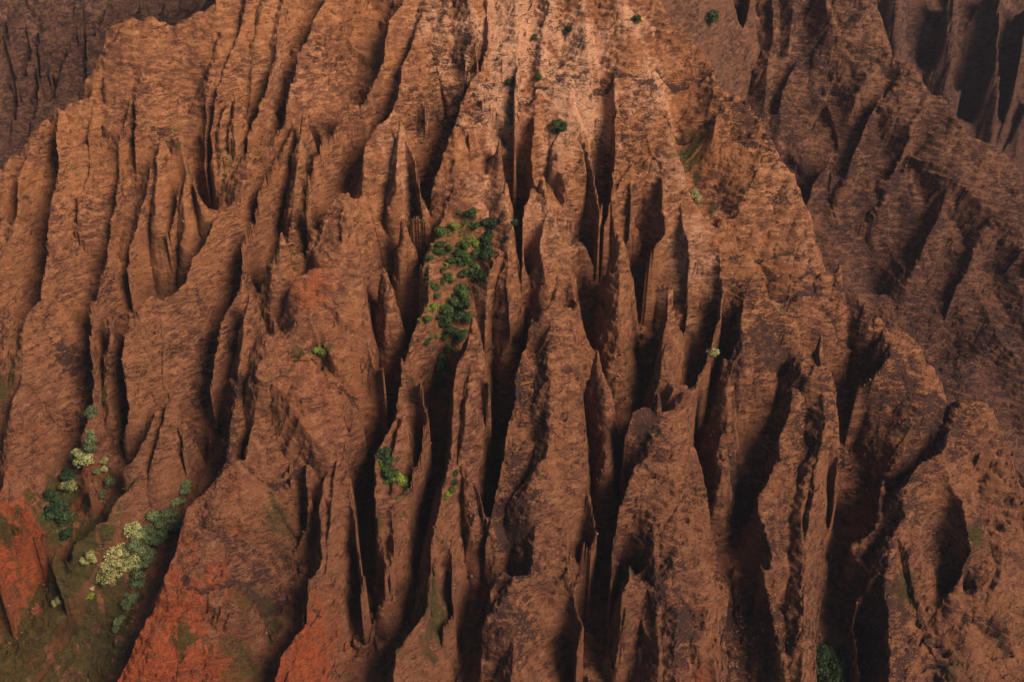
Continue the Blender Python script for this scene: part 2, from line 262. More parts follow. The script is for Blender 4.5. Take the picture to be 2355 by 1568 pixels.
# patches of soil, grass, dark rock, and pale rock with sunlight put into its colour: kind x y radius h strength
MASKS = '''
# kind view_x view_y radius_px h strength
R 10 1240 70 -12 1
R 60 1300 50 -20 .6
R 0 1400 70 -20 .8
R 400 1480 90 0 .9
R 310 1550 70 -10 1
R 480 1560 60 0 .8
R 700 1510 55 -10 .8
R 640 1540 30 -10 .8
R 715 650 34 0 .3
R 1620 1575 26 -4 .6
R 740 900 70 0 .12
R 180 1110 22 -42 .5
G 60 1490 120 -55 1.4
G 170 1370 80 -58 1.4
G 260 1400 60 -60 1.2
G 230 1480 70 -60 1
G 140 1180 55 -58 1.2
G 200 1220 60 -58 1.1
G 320 1170 30 -58 .4
G 640 1195 34 -16 .8
G 430 1462 28 -4 1
G 600 1370 46 -16 .8
G 700 1390 30 -30 .7
G 560 1530 60 -36 .8
G 420 1370 16 0 .6
G 695 800 20 0 1
G 745 790 20 0 .8
G 1000 1500 50 -60 1
G 900 1550 50 -54 .8
G 850 1400 30 -60 .8
G 870 1320 20 -60 .8
G 780 1480 40 -14 .5
G 1590 340 26 -30 1
G 1600 400 18 -34 .9
G 1640 480 14 -30 .8
G 1575 440 10 -20 .8
G 1040 580 40 -4 .6
G 1075 560 30 -20 .7
G 1020 700 30 -6 .5
G 1050 800 24 -20 .4
G 900 1110 26 -12 .7
G 1360 1430 36 -70 .8
G 1430 1530 36 -60 .6
G 1880 1420 30 -74 .6
G 1730 960 26 -20 .5
G 1700 1030 24 -22 .5
G 2090 1330 36 -10 .7
G 2240 1230 22 -6 .8
G 2150 1180 20 -6 .5
G 2180 1540 40 -14 .6
G 2300 1450 40 -14 .3
G 10 900 36 -20 .7
G 20 980 30 -20 .5
G 1230 1500 30 -4 .6
G 1170 240 16 -4 .8
G 1340 290 14 0 .6
G 640 110 14 0 .5
G 785 130 16 0 .5
G 985 180 18 -10 .5
G 1000 215 14 -14 .6
G 1150 1400 20 -70 .4
G 1540 895 22 -8 .5
G 240 860 20 -30 .4
G 860 120 20 0 .2
D 1210 900 46 -6 .9
D 1190 1050 40 -8 1
D 1180 1150 46 -10 1
D 1170 1280 46 -14 1
D 1150 1450 50 -20 .9
D 1230 700 24 -4 .7
D 1240 950 36 -2 .6
D 1480 1000 36 -8 .8
D 1470 1280 40 -14 .8
D 1500 1350 40 -14 .8
D 1540 1280 34 -6 .6
D 1560 1450 40 -6 .9
D 1590 1180 30 -4 .5
D 1710 700 30 -4 1
D 1770 770 50 -4 .9
D 1690 800 30 -10 .8
D 1840 870 50 -6 .9
D 1880 960 40 -6 .5
D 1780 960 40 -14 .6
D 1850 1000 40 -8 .8
D 1700 1100 50 -40 .9
D 1990 700 30 -8 .6
D 2010 800 30 -4 .9
D 2080 900 60 -10 .7
D 2020 950 60 -20 .8
D 2080 1030 60 -20 .9
D 2150 980 50 -20 .9
D 2200 960 40 -6 .7
D 2060 1150 40 -14 .9
D 2010 1330 50 -26 1
D 2030 1470 50 -20 1
D 2050 1550 50 -14 .7
D 2180 1250 40 -14 .7
D 2210 1350 26 -28 .9
D 1760 1450 60 -24 .9
D 1700 1380 40 -40 .9
D 1780 1250 30 -20 .6
D 1740 1530 60 -20 .9
D 2230 1160 40 -4 .5
D 1720 290 44 -2 .8
D 1760 340 30 -2 .7
D 1800 470 24 -2 .5
D 1690 420 50 -20 .4
D 1080 110 26 -4 .6
D 1060 190 40 -6 .6
D 1000 230 30 -10 .4
D 1230 130 20 -2 .6
D 1010 90 30 0 .4
D 1300 90 30 2 .35
D 1440 320 50 -2 .45
D 1600 60 30 0 .4
D 540 900 30 -8 .7
D 520 980 30 -12 .8
D 500 1080 34 -14 1
D 440 740 50 -6 .35
D 570 640 30 -10 .6
D 650 1230 30 -12 .6
D 700 1320 30 -20 .6
D 130 720 16 0 .9
D 225 590 14 -4 .7
D 300 60 30 0 .2
D 460 1240 30 -2 .5
D 560 1330 50 -2 .5
P 1180 70 90 2 1
P 1160 190 60 2 .8
P 1330 110 60 2 .9
P 1340 200 60 2 .9
P 1290 300 60 0 .5
P 1450 60 30 2 .8
P 1500 190 40 2 .6
P 1560 370 40 2 .5
P 1600 560 60 0 .5
P 1250 500 60 0 .4
P 920 320 50 0 .4
P 650 100 60 0 .3
P 1000 30 40 0 .5
P 1780 420 50 0 .3
P 1850 560 30 0 .3
P 1120 450 40 0 .4
S 430 330 20 -4 .8
S 400 250 16 -4 .8
S 455 390 18 -6 .8
S 520 380 20 -10 .9
S 560 370 18 -12 .9
S 690 350 24 -10 .9
S 700 440 24 -16 .9
S 540 330 20 -8 .5
S 655 570 26 -10 .6
S 250 880 26 -34 .9
S 265 930 20 -36 .8
S 1130 780 20 -10 .6
S 960 620 24 -60 .8
S 905 590 18 -40 .9
S 1100 640 20 -10 .8
S 960 500 18 -16 .6
S 1010 680 40 -4 .7
S 980 560 20 -4 .6
S 950 830 22 -4 .9
S 935 870 16 -4 .8
S 930 1120 20 -4 .8
S 950 1000 30 -4 .4
S 1530 560 16 -10 .8
S 1180 520 14 -4 .5
S 1840 1150 24 -4 .5
S 1800 680 34 -2 .5
S 1700 620 30 -2 .5
S 1760 650 30 -2 .4
S 300 400 16 -20 .6
S 170 370 14 -6 .6
S 1440 800 26 -26 .4
S 880 720 16 -10 .5
S 1310 480 34 0 .5
S 1390 540 24 0 .4
S 990 170 20 -6 .6
S 1010 260 18 -10 .7
S 1210 330 60 2 .25
S 1150 120 60 2 .35
S 1330 120 60 2 .3
S 1040 590 36 -6 1
S 1075 555 30 -20 1
S 1000 690 30 -4 .9
S 1030 740 34 -20 1
S 990 600 24 -2 .8
S 130 1200 40 -58 .6
S 300 1230 40 -60 .6
S 1590 350 22 -30 .9
S 200 1080 30 -50 .6
S 730 800 18 0 .9
S 1640 930 20 -10 .5
S 1880 1500 30 -74 .9
'''
# free-standing fins and spires: layer left-width,right-width,growth crop x,y,h ...
FINS = '''
M 17,17,0.8,45 +twin_spire e 1900,40,3 1895,200,-2 1900,400,-9 1915,700,-20 1920,950,-44
M 32,30,0.5,34 +great_spire e 1470,420,5 1435,600,3 1425,800,0 1430,1000,-3 1430,1300,-6 1420,1568,-8 h 1350,250,-9 1330,500,-10 1300,850,-12 1210,1250,-14 1180,1568,-15 1170,1800,-16
M 5,5,0.3 +side_fin e 1745,830,2 1775,950,-4 1795,1100,-10 1800,1400,-24 1800,1568,-34
M 22,12,0.6 +leaning_fin b 1385,1180,1 1405,1280,0 1425,1400,-2 1440,1568,-5 e 1450,60,-7 1470,200,-10 1490,330,-14
M 11,8,0.5 +needle b 1130,1230,3 1130,1400,1 e 1135,50,0 1140,250,-4 1150,450,-12 1165,750,-30 1165,900,-52
M 11,15,0.35,34 +thumb e 925,620,3 920,800,1 890,1000,0 850,1250,-2 800,1500,-4 h 740,100,-6 700,300,-7 670,500,-8 650,700,-9 640,900,-10 600,1080,-11 530,1200,-12 450,1300,-13 400,1568,-14 380,1800,-16
M 4,8,0.6 +lone_fin e 292,255,-4 320,400,-8 345,550,-16 380,720,-34
M 9,10,0.6 e 2205,730,2 2190,850,0 2200,1000,-2 2200,1250,-8
M 28,20,0.5,38 +dark_spire e 2150,1150,3 2150,1300,2 2150,1500,0 h 2130,150,-2 2120,400,-4 2120,700,-6 2150,1000,-8 2180,1568,-10 2190,1800,-12
M 9,9,0.4,36 +column f 975,770,4 990,1000,3 1010,1300,0 i 960,100,-2 920,400,-6 880,700,-8 870,1000,-9 860,1568,-12 860,1800,-14
M 10,14,0.3 g 2270,60,1 2240,300,-2 2220,500,-4 2180,800,-8 2100,950,-10 2050,1250,-14 1950,1500,-16
M 13,13,0.3 e 430,1250,-4 380,1568,-6 h 375,300,-8 375,600,-14 345,900,-34
M 5,13,0.5 +horn d 1880,65,3 1855,250,-4 1870,440,-34
M 8,10,0.6 +slim_fin d 722,615,-18 720,800,-21 730,1000,-27 750,1250,-36 780,1420,-50
M 3,4,0.4 +claw f 345,1010,3 345,1150,-2 345,1400,-12
M 4,6,0.4 +post f 322,1425,3 i 320,50,-2 310,200,-12 300,310,-34
M 6,6,0.3 +finger a 1555,600,1 1500,800,-6 1480,1100,-13 1480,1290,-34
M 6,7,0.3 a 1590,640,1 1580,900,-8 1580,1150,-15 1580,1320,-36
M 10,10,0.7 +green_fin a 2035,770,2 2010,950,-3 1980,1250,-9 1960,1500,-26
M 2,7,0.4 +inner_fin b 425,1455,-1 440,1568,-6 e 450,60,-14 460,190,-36
M 8,3,0.8 +fang f 1100,235,3 1100,350,-1 1120,470,-7
M 12,3,0.8 +tooth f 1280,480,0 1310,600,-4 1380,690,-11
M 18,14,0.8 +pyramid f 1390,690,3 1470,850,-1 1540,1050,-8 1580,1250,-20
M 8,9,0.5 h 1960,780,-4 1950,950,-9 1920,1150,-15 1880,1400,-34
M 5,6,0.5 h 830,100,-8 880,250,-12 920,450,-22 940,650,-44
M 14,14,0.7 +blunt_cone d 1150,1170,-4 1080,1350,-9 1020,1568,-16 g 980,150,-32
M 8,14,0.7 a 1250,1140,-1 1240,1300,-5 1260,1500,-14
M 8,12,0.7 a 1085,925,1 1065,1150,-4 1050,1400,-10
M 14,16,0.5 +saddle_fin d 1675,450,3 1645,650,0 1610,900,-4 1570,1200,-10 1540,1500,-15 g 1480,120,-24
M 6,6,0.5 d 1840,640,2 1825,800,-1 1820,950,-3
M 10,16,0.6 +big_leaf b 430,830,2 400,1000,0 380,1250,-3
M 12,9,0.6 a 2338,1290,-6 2260,1400,-9 2150,1568,-14 d 2140,150,-22
'''
# dark rock ledges, one line a painted shadow edge: layer width crop x,y,h ...
LEDGES = '''
M 3.0 1228,186,0 1290,178 1340,172 1400,178 1450,186 1500,200 1545,222 1590,250
M 2.2 1175,200,0 1220,207
M 2.5 b 650,530,-6 800,555 880,570 920,480 830,430 700,420
M 1.8 b 1000,370,0 1080,350 1150,350 1250,320
M 2.5 b 2130,440,0 2240,450 2338,470
M 2.5 c 0,460,0 120,465 250,480
M 3.5 c 180,720,-4 300,780 400,830 560,900
M 3.0 c 380,850,-4 470,960 560,1000
M 2.5 b 1080,905,0 1180,900 1260,1010
M 2.0 b 600,100,0 720,90 800,110
M 2.5 c 30,1290,-2 160,1300 300,1330 420,1370
R 3.5 c 510,100,0 570,240 650,310 760,330 880,310 1000,240
R 3.5 c 1150,330,0 1340,400 1480,500 1640,560
R 2.5 c 1060,590,0 1230,640 1400,700
R 2.5 c 1650,800,0 1800,830 1900,870
M 2.5 f 350,60,0 550,75 700,110 860,130
M 2.5 f 400,170,0 600,210 800,250 960,260
M 3.0 f 500,300,-2 700,370 860,380 980,370
M 2.5 f 1000,490,-6 1100,540 1180,620
M 3.5 i 1560,1230,-6 1680,1310 1800,1320 1870,1350
M 3.5 i 1660,1030,-8 1730,1150 1840,1250
M 3.5 i 1950,1090,-6 2080,1150 2250,1330
M 3.0 g 1240,900,-6 1330,1000 1500,960 1750,880 1830,800
M 3.0 g 1680,180,-8 1750,220 1900,200 2080,60
M 2.5 g 1830,380,-12 1920,390 2050,440
M 2.0 d 1990,960,0 2100,935 2200,940 2338,960
M 2.0 e 100,960,-4 0,970
'''
# trees and shrubs: cluster, crop, x,y,radius,colour ...
TREES = '''
pale_grove t 478,112,38,m 495,180,34,m 420,205,36,p 440,258,46,p 385,235,26,p
ledge_trees t 582,267,22,p 587,338,20,p 537,350,18,m 640,420,32,m 575,515,20,m
knob_tree t 328,445,44,y
shade_thicket t 330,360,40,d 190,495,34,d 270,540,40,d 240,610,50,d 290,670,44,d 200,665,46,d 300,790,34,d
stream_grove t 1190,440,32,m 1175,500,34,m 1140,590,34,m 1085,650,40,m 958,655,30,m 1000,720,46,m 1070,720,50,m 1120,740,44,m 1000,790,44,m 800,770,48,p 835,805,36,p 900,780,36,m 930,830,44,m 985,860,46,m 780,890,44,m 850,905,44,m 920,960,40,m 890,1030,44,m 850,1100,40,m 845,1160,34,m
yellow_grove t 680,960,48,y 740,960,42,y 630,1040,48,y 690,1040,48,y 600,1110,44,y 660,1110,44,y 740,1020,42,p 795,990,40,p 575,1160,32,y 810,1045,36,p
slope_trees t 460,990,26,y 500,970,30,y 505,1000,22,y 497,1195,14,y 482,1272,20,b 265,1285,22,y 245,1315,22,y 790,1260,34,m 775,1310,34,m 720,1410,20,m 690,1460,24,m 685,1500,18,m
saddle_grove s 430,90,34,g 470,190,34,g 300,185,30,b 330,205,22,b 215,250,40,g 440,300,24,b 485,335,24,b 375,350,28,g 410,385,28,g 350,405,28,g 385,430,28,g 340,480,30,g 400,480,30,g 450,440,28,g 500,400,28,g 535,440,28,g 510,475,26,b 455,500,28,g 390,540,30,g 370,590,28,g 450,570,28,g 487,530,20,b 500,620,38,d
shaded_grove s 580,200,48,d 570,280,48,d 590,350,44,d 590,420,38,d
ridge_thicket s 370,720,38,g 400,770,38,g 330,770,34,g 300,830,34,g 260,865,34,g 350,835,38,g 410,850,38,d 220,900,38,g 130,910,42,b 180,970,34,d 260,950,42,d 330,940,42,d 400,960,38,d 230,1020,32,d 300,1060,38,d 370,1080,38,d 330,1140,28,d 255,1110,26,g 245,1190,18,g
gully_bushes s 220,1270,28,g 205,1350,38,d 215,1400,36,d 190,1450,36,d 190,1510,28,d
ridge_shrubs s 255,600,26,g 235,640,24,g 285,640,20,g 150,700,28,g 110,660,26,g 190,400,34,g 180,350,28,g 265,375,22,g 270,480,28,g 160,1090,16,b 75,950,28,g 80,1190,26,d 105,1120,18,g 40,800,18,b 120,340,12,b 15,970,13,b 340,72,14,g 745,290,13,d 790,160,26,d 150,770,24,g 215,550,18,g 100,450,20,g 240,500,16,b
shelf_bushes v 882,1050,12,d 895,1062,13,d 882,1075,12,g 900,1085,12,g 912,1098,10,b 898,1105,10,g 925,1110,9,b 940,1122,8,g
cleft_shrubs v 1046,1092,7,d 1042,1110,7,d 1036,1128,7,g 1025,1146,7,b
summit_shrubs v 1305,72,7,d 1464,48,7,d 1228,90,6,g
face_bushes v 1284,288,8,g 1292,300,9,d 1278,300,7,g 1170,196,7,g 1240,178,6,g
canyon_bushes v 1882,1502,16,d 1905,1512,18,d 1925,1530,18,d 1888,1535,20,d 1912,1552,20,d 1895,1572,18,d 1932,1560,15,d
bowl_tree v 1600,455,10,y
bend_tree v 1636,818,9,p
meadow_bush v 735,812,11,b
wall_bush v 1628,45,14,d
notch_tree v 213,955,10,m
'''
FLOOR = '''1250,-60,8 1250,50,9 1250,200,14 1000,60,20 800,50,24 450,150,22 650,200,30 1000,200,25 1700,250,15 1640,430,38 250,400,22 600,450,55 1050,500,30 1180,600,75 950,700,75
600,650,68 300,600,40 100,500,35 1500,800,75 1420,1000,88 1150,1000,92 1700,850,40 1750,1100,50 1960,1000,75 1950,1250,90 1400,1300,85 860,1300,62 1080,1350,72 700,1200,30
450,1000,66 200,700,48 230,950,56 200,1150,56 50,1150,25 100,1450,60 300,1300,60 600,1500,35 900,1500,52 1350,1500,60 1550,1500,48 1880,1500,70 2100,1500,25 2250,1400,20
2050,850,40 2300,1200,25 1350,700,75 330,1200,58 -100,1500,50 2454,1500,25 1800,700,25 1700,600,20'''

# ------------------------------------------------------------------ numpy noise
def lattice(seed, n=256):
    return np.random.RandomState(seed).rand(n, n).astype(np.float32)
def n2(x, y, seed):
    """smooth value noise in 0..1, lattice spacing 1"""
    L = lattice(seed); n = 256
    xi = np.floor(x); yi = np.floor(y); fx = (x - xi).astype(np.float32); fy = (y - yi).astype(np.float32)
    xi = xi.astype(np.int32) & 255; yi = yi.astype(np.int32) & 255
    fx = fx * fx * (3 - 2 * fx); fy = fy * fy * (3 - 2 * fy)
    x1 = (xi + 1) & 255; y1 = (yi + 1) & 255
    return (L[xi, yi] * (1 - fx) + L[x1, yi] * fx) * (1 - fy) + (L[xi, y1] * (1 - fx) + L[x1, y1] * fx) * fy
def fbm(x, y, seed, octs=4, gain=0.5):
    s = 0; a = 1; t = 0
    c, s_ = 0.8, 0.6
    for o in range(octs):
        s = s + a * n2(x, y, seed + o * 17); t += a; a *= gain
        x, y = (c * x - s_ * y) * 2.03 + 11.3, (s_ * x + c * y) * 2.03 + 5.7
    return s / t - 0.5
TAB = np.random.RandomState(5).rand(64, 512).astype(np.float32)
def n1(t, row):
    ti = np.floor(t); f = t - ti; ti = ti.astype(np.int32) & 511; f = f * f * (3 - 2 * f)
    r = TAB[row & 63]
    return r[ti] * (1 - f) + r[(ti + 1) & 511] * f

# ------------------------------------------------------------------ terrain grid
NX = GRID_NX if 'GRID_NX' in globals() else 2080
ys = [470.0]
while ys[-1] < 2600:
    y = ys[-1]
    ys.append(y + (0.42 if y < 1120 else min(3.5, 0.42 + (y - 1120) * 0.006)))
ys = np.array(ys); NY = len(ys)
s = np.linspace(-1, 1, NX)
W = np.maximum(425 + 0.21 * ys, 0.70 * ys)
X = (s[None, :] * W[:, None]).astype(np.float64); Y = np.repeat(ys[:, None], NX, 1)
# domain warp gives crests and gullies a natural wander
wx = 7.0 * fbm(X / 38, Y / 38, 1, 3) + 2.6 * fbm(X / 9, Y / 9, 2, 2)
wy = 7.0 * fbm(X / 38, Y / 38, 31, 3) + 2.6 * fbm(X / 9, Y / 9, 32, 2)
XW = X + wx; YW = Y + wy

def parse(line, deep=1):
    tok = line.split()
    layer = tok[0]; prm = [float(v) for v in tok[1].split(',')]; name = None; crop = None; pts = []
    for tk in tok[2:]:
        if tk in OFF: crop = tk
        elif tk.startswith('+'): name = tk[1:]
        else:
            v = [float(q) for q in tk.split(',')]
            px, py = view(crop, v[0], v[1]) if crop else (v[0], v[1])
            pts.append([px, py, v[2] if len(v) > 2 else None])
    cum = [0]                                  # heights fill in linearly between the given ones
    for a, b in zip(pts, pts[1:]): cum.append(cum[-1] + math.hypot(b[0] - a[0], b[1] - a[1]))
    if deep != 1: pts = [[p[0], p[1], None if p[2] is None else -92 * math.tanh(-p[2] * deep / 92)] if layer == 'M' else p for p in pts]
    kn = [(c, p[2]) for c, p in zip(cum, pts) if p[2] is not None] or [(0, 0.0)]
    hs = np.interp(cum, [k[0] for k in kn], [k[1] for k in kn])
    hs = np.where(hs > 0, hs * (2.4 if layer == 'M' else 1), hs)
    return layer, prm, np.array([hit(p[0], p[1], layer, h) for p, h in zip(pts, hs)]), name
def lines(txt, deep=1): return [parse(l.split('#')[0], deep) for l in txt.splitlines() if l.split('#')[0].strip()]
ridges = lines(RIDGES); gullies = lines(GULLIES, 1.35)

def dist_outside(poly):
    """distance outside a closed polygon, 0 inside (world xy)"""
    n = len(poly); dmin = np.full(X.shape, 1e9, np.float32); inside = np.zeros(X.shape, bool)
    for i in range(n):
        a, b = poly[i], poly[(i + 1) % n]
        dx, dy = b - a; L2 = dx * dx + dy * dy
        t = np.clip(((XW - a[0]) * dx + (YW - a[1]) * dy) / L2, 0, 1)
        dmin = np.minimum(dmin, np.hypot(XW - a[0] - t * dx, YW - a[1] - t * dy))
        cond = ((a[1] > YW) != (b[1] > YW)) & (XW < (b[0] - a[0]) * (YW - a[1]) / (b[1] - a[1] + 1e-9) + a[0])
        inside ^= cond
    return np.where(inside, 0, dmin), np.where(inside, dmin, 0)
def named(n): return [r for r in ridges if r[3] == n][0][2]

# floors
fp = np.array([[float(v) for v in q.split(',')] for q in FLOOR.split()])
fw = np.array([np.append(hit(p[0], p[1], 'M', -p[2])[:2], p[2]) for p in fp])
num = np.zeros(X.shape, np.float32); den = np.zeros(X.shape, np.float32)
for q in fw:
    wgt = 1.0 / (((X - q[0]) ** 2 + (Y - q[1]) ** 2) + 400) ** 1.5
    num += wgt * q[2]; den += wgt
Dm = num / den
sky_r = named('skyline_right')[:, :2]; sky_l = named('skyline_left')[:, :2]
polyM = np.concatenate([sky_r, [[900, 300], [-900, 300]], sky_l[::-1], [[-230, 1300], [250, 1300]]])
dO, dI = dist_outside(polyM)
# broad ribs that run down the fall line
rib = np.abs(fbm(XW / 26 + 0.15 * fbm(X / 60, Y / 60, 71, 2) * 8, YW / 170, 61, 3)) * 2
H = sM(X, Y) - Dm - 6.0 * dO + 5 * (0.35 - rib)
ID = np.zeros(X.shape, np.int16)
farr = named('skyline_far')[:, :2]
polyR = np.concatenate([farr, [[1400, 300], [-300, 300], [-300, 1900], [400, 1900]]])
dO2, _ = dist_outside(polyR)
HR = sR(X, Y) - 14 - 6.0 * dO2 + 14 * (0.35 - np.abs(fbm((XW + 0.35 * YW) / 34, YW / 150, 81, 3)) * 2)
HR = np.where(X < -150, -2000, HR)
HL = np.where(X < 100, sL(X, Y) - 60 + 40 * (0.35 - np.abs(fbm(XW / 45, YW / 220, 91, 3)) * 2), -2000)
HF = np.where(X > 100, sF(X, Y) - 70 + 20 * (0.35 - np.abs(fbm(XW / 45, YW / 220, 95, 3)) * 2), -2000)
HF = np.minimum(HF, -150 + 0.1 * (Y - 1800)); HL = np.minimum(HL, -60 + 0.1 * (Y - 1800))
for k, A in ((-1, HR), (-2, HL), (-3, HF)):
    m = A > H; H = np.where(m, A, H); ID[m] = k

ylin = ys
K2 = 3.4
DC = np.full(X.shape, 60.0, np.float32)
for ri, (layer, prm, P, name) in enumerate(ridges):
    kL, wL, kR, wR, rr = (prm + [2.0, 40, 2.0, 40, 1.5][len(prm):])[:5]
    acc = 0.0
    R_ = 105.0
    for a, b in zip(P, P[1:]):
        y0, y1 = min(a[1], b[1]) - R_, max(a[1], b[1]) + R_
        j0, j1 = np.searchsorted(ys, [y0, y1])
        if j1 - j0 < 2: acc += np.hypot(*(b - a)[:2]); continue
        Wj = W[j0:j1]; x0, x1 = min(a[0], b[0]) - R_, max(a[0], b[0]) + R_
        i0 = max(0, int(((x0 / Wj).min() + 1) / 2 * (NX - 1))); i1 = min(NX, int(((x1 / Wj).max() + 1) / 2 * (NX - 1)) + 2)
        if i1 - i0 < 2: acc += np.hypot(*(b - a)[:2]); continue
        sl_ = (slice(j0, j1), slice(i0, i1))
        xs, yy = XW[sl_], YW[sl_]
        dx, dy, dz = b - a; L = math.hypot(dx, dy) + 1e-6
        px, py = xs - a[0], yy - a[1]
        t = np.clip((px * dx + py * dy) / L ** 2, 0, 1)
        qx, qy = px - t * dx, py - t * dy
        d = np.hypot(qx, qy)
        mk = d < DC[sl_]; DC[sl_] = np.where(mk, d, DC[sl_])
        lat = (dx * py - dy * px) / L / (d + 1e-3)
        m = np.clip(lat * 0.5 + 0.5, 0, 1); m = m * m * (3 - 2 * m)
        k = (kL + (kR - kL) * m) * 1.0; wd = (wL + (wR - wL) * m) * 0.6
        # flutes: run down and away from the crest
        sarc = acc + t * L
        f = (sarc + 0.75 * d) 
        fl = np.abs(n1(f / 17.0 + 100, ri * 2) - 0.5) * 2 * 0.65 + np.abs(n1(f / 6.3 + 50, ri * 2 + 1) - 0.5) * 2 * 0.35
        deff = d + np.minimum(d, 14) * 0.55 * (0.42 - fl) * np.clip((d - 0.5) / 5, 0, 1) * -1
        deff = np.maximum(deff, 0)
        ds = np.sqrt(deff * deff + rr * rr * 3) - rr * 1.732
        g = k * np.minimum(ds, wd) + K2 * np.maximum(ds - wd, 0)
        h = a[2] + t * dz - g
        h += 3.6 * (n1(sarc / 9.0, ri + 7) + 0.4 * n1(sarc / 3.1, ri + 9) - 0.7) * np.exp(-d / 8)      # uneven crest
        cur = H[sl_]; mk = h > cur
        H[sl_] = np.where(mk, h, cur); idv = ID[sl_]; idv[mk] = ri + 1
        acc += L

# gullies: narrow slots cut down between the ridges
def box(a, b, R_):
    j0, j1 = np.searchsorted(ys, [min(a[1], b[1]) - R_, max(a[1], b[1]) + R_])
    if j1 - j0 < 2: return None
    Wj = W[j0:j1]
    i0 = max(0, int((((min(a[0], b[0]) - R_) / Wj).min() + 1) / 2 * (NX - 1))); i1 = min(NX, int((((max(a[0], b[0]) + R_) / Wj).max() + 1) / 2 * (NX - 1)) + 2)
    return (slice(j0, j1), slice(i0, i1)) if i1 - i0 > 1 else None
DG = np.full(X.shape, 1e3, np.float32); ZG = np.zeros(X.shape, np.float32)
for gi, (layer, prm, P, name) in enumerate(gullies):
    wv = prm[0]
    for a, b in zip(P, P[1:]):
        sl_ = box(a, b, 66)
        if sl_ is None: continue
        dx, dy, dz = b - a; L = math.hypot(dx, dy) + 1e-6
        px, py = XW[sl_] - a[0], YW[sl_] - a[1]
        t = np.clip((px * dx + py * dy) / L ** 2, 0, 1)
        d = np.maximum(np.hypot(px - t * dx, py - t * dy) - wv * (0.75 + 0.8 * np.clip((670 - YW[sl_]) / 110, 0, 1)), 0); cur = DG[sl_]; mk = d < cur
        DG[sl_] = np.where(mk, d, cur); ZG[sl_] = np.where(mk, a[2] + t * dz, ZG[sl_])
# phi: 1 on crests, 0 on gully floors, harmonic in between (crests act as barriers)
FY, FX = 3, 2
ny, nx = NY // FY * FY, NX // FX * FX
def pool(A, f): return f(f(A[:ny, :nx].reshape(ny // FY, FY, nx // FX, FX), axis=3), axis=1)
gm_ = pool(DG, np.min) < 0.9
cm_ = (pool(DC, np.min) < 0.8) & ((pool(H - ZG, np.max) > 6) | ~gm_)
gm_ &= ~cm_
far_ = pool(DG, np.min) > 62
def solve(fix, val, its):
    h, w_ = fix.shape
    if min(h, w_) > 40:
        h2, w2 = (h + 1) // 2, (w_ + 1) // 2
        F = np.zeros((h2 * 2, w2 * 2), np.float32); V_ = np.zeros_like(F); F[:h, :w_] = fix; V_[:h, :w_] = np.where(fix, val, 0)
        Fs = F.reshape(h2, 2, w2, 2).sum((1, 3)); Vs = V_.reshape(h2, 2, w2, 2).sum((1, 3))
        c = solve(Fs > 0, np.where(Fs > 0, Vs / np.maximum(Fs, 1), 0.7), its)
        u = np.repeat(np.repeat(c, 2, 0), 2, 1)[:h, :w_]
    else: u = np.full(fix.shape, 0.7, np.float32)
    u = np.where(fix, val, u).astype(np.float32)
    for _ in range(its):
        p_ = np.pad(u, 1, mode='edge'); u = np.where(fix, val, 0.25 * (p_[:-2, 1:-1] + p_[2:, 1:-1] + p_[1:-1, :-2] + p_[1:-1, 2:]))
    return u
phi = solve(gm_ | cm_ | far_, np.where(gm_, 0.0, 1.0).astype(np.float32), 60)
# back to the full grid, bilinear
jf = np.clip((np.arange(NY) - (FY - 1) / 2) / FY, 0, phi.shape[0] - 1.001); iff = np.clip((np.arange(NX) - (FX - 1) / 2) / FX, 0, phi.shape[1] - 1.001)
j0_, i0_ = jf.astype(int), iff.astype(int); fj, fi = (jf - j0_)[:, None], (iff - i0_)[None]
phi = (phi[j0_][:, i0_] * (1 - fj) + phi[j0_ + 1][:, i0_] * fj) * (1 - fi) + (phi[j0_][:, i0_ + 1] * (1 - fj) + phi[j0_ + 1][:, i0_ + 1] * fj) * fi
m = (DG < 64) & (H > ZG)
q = phi[m]; q = 0.25 * q + 0.75 * q ** 1.4
H[m] = ZG[m] + (H[m] - ZG[m]) * q
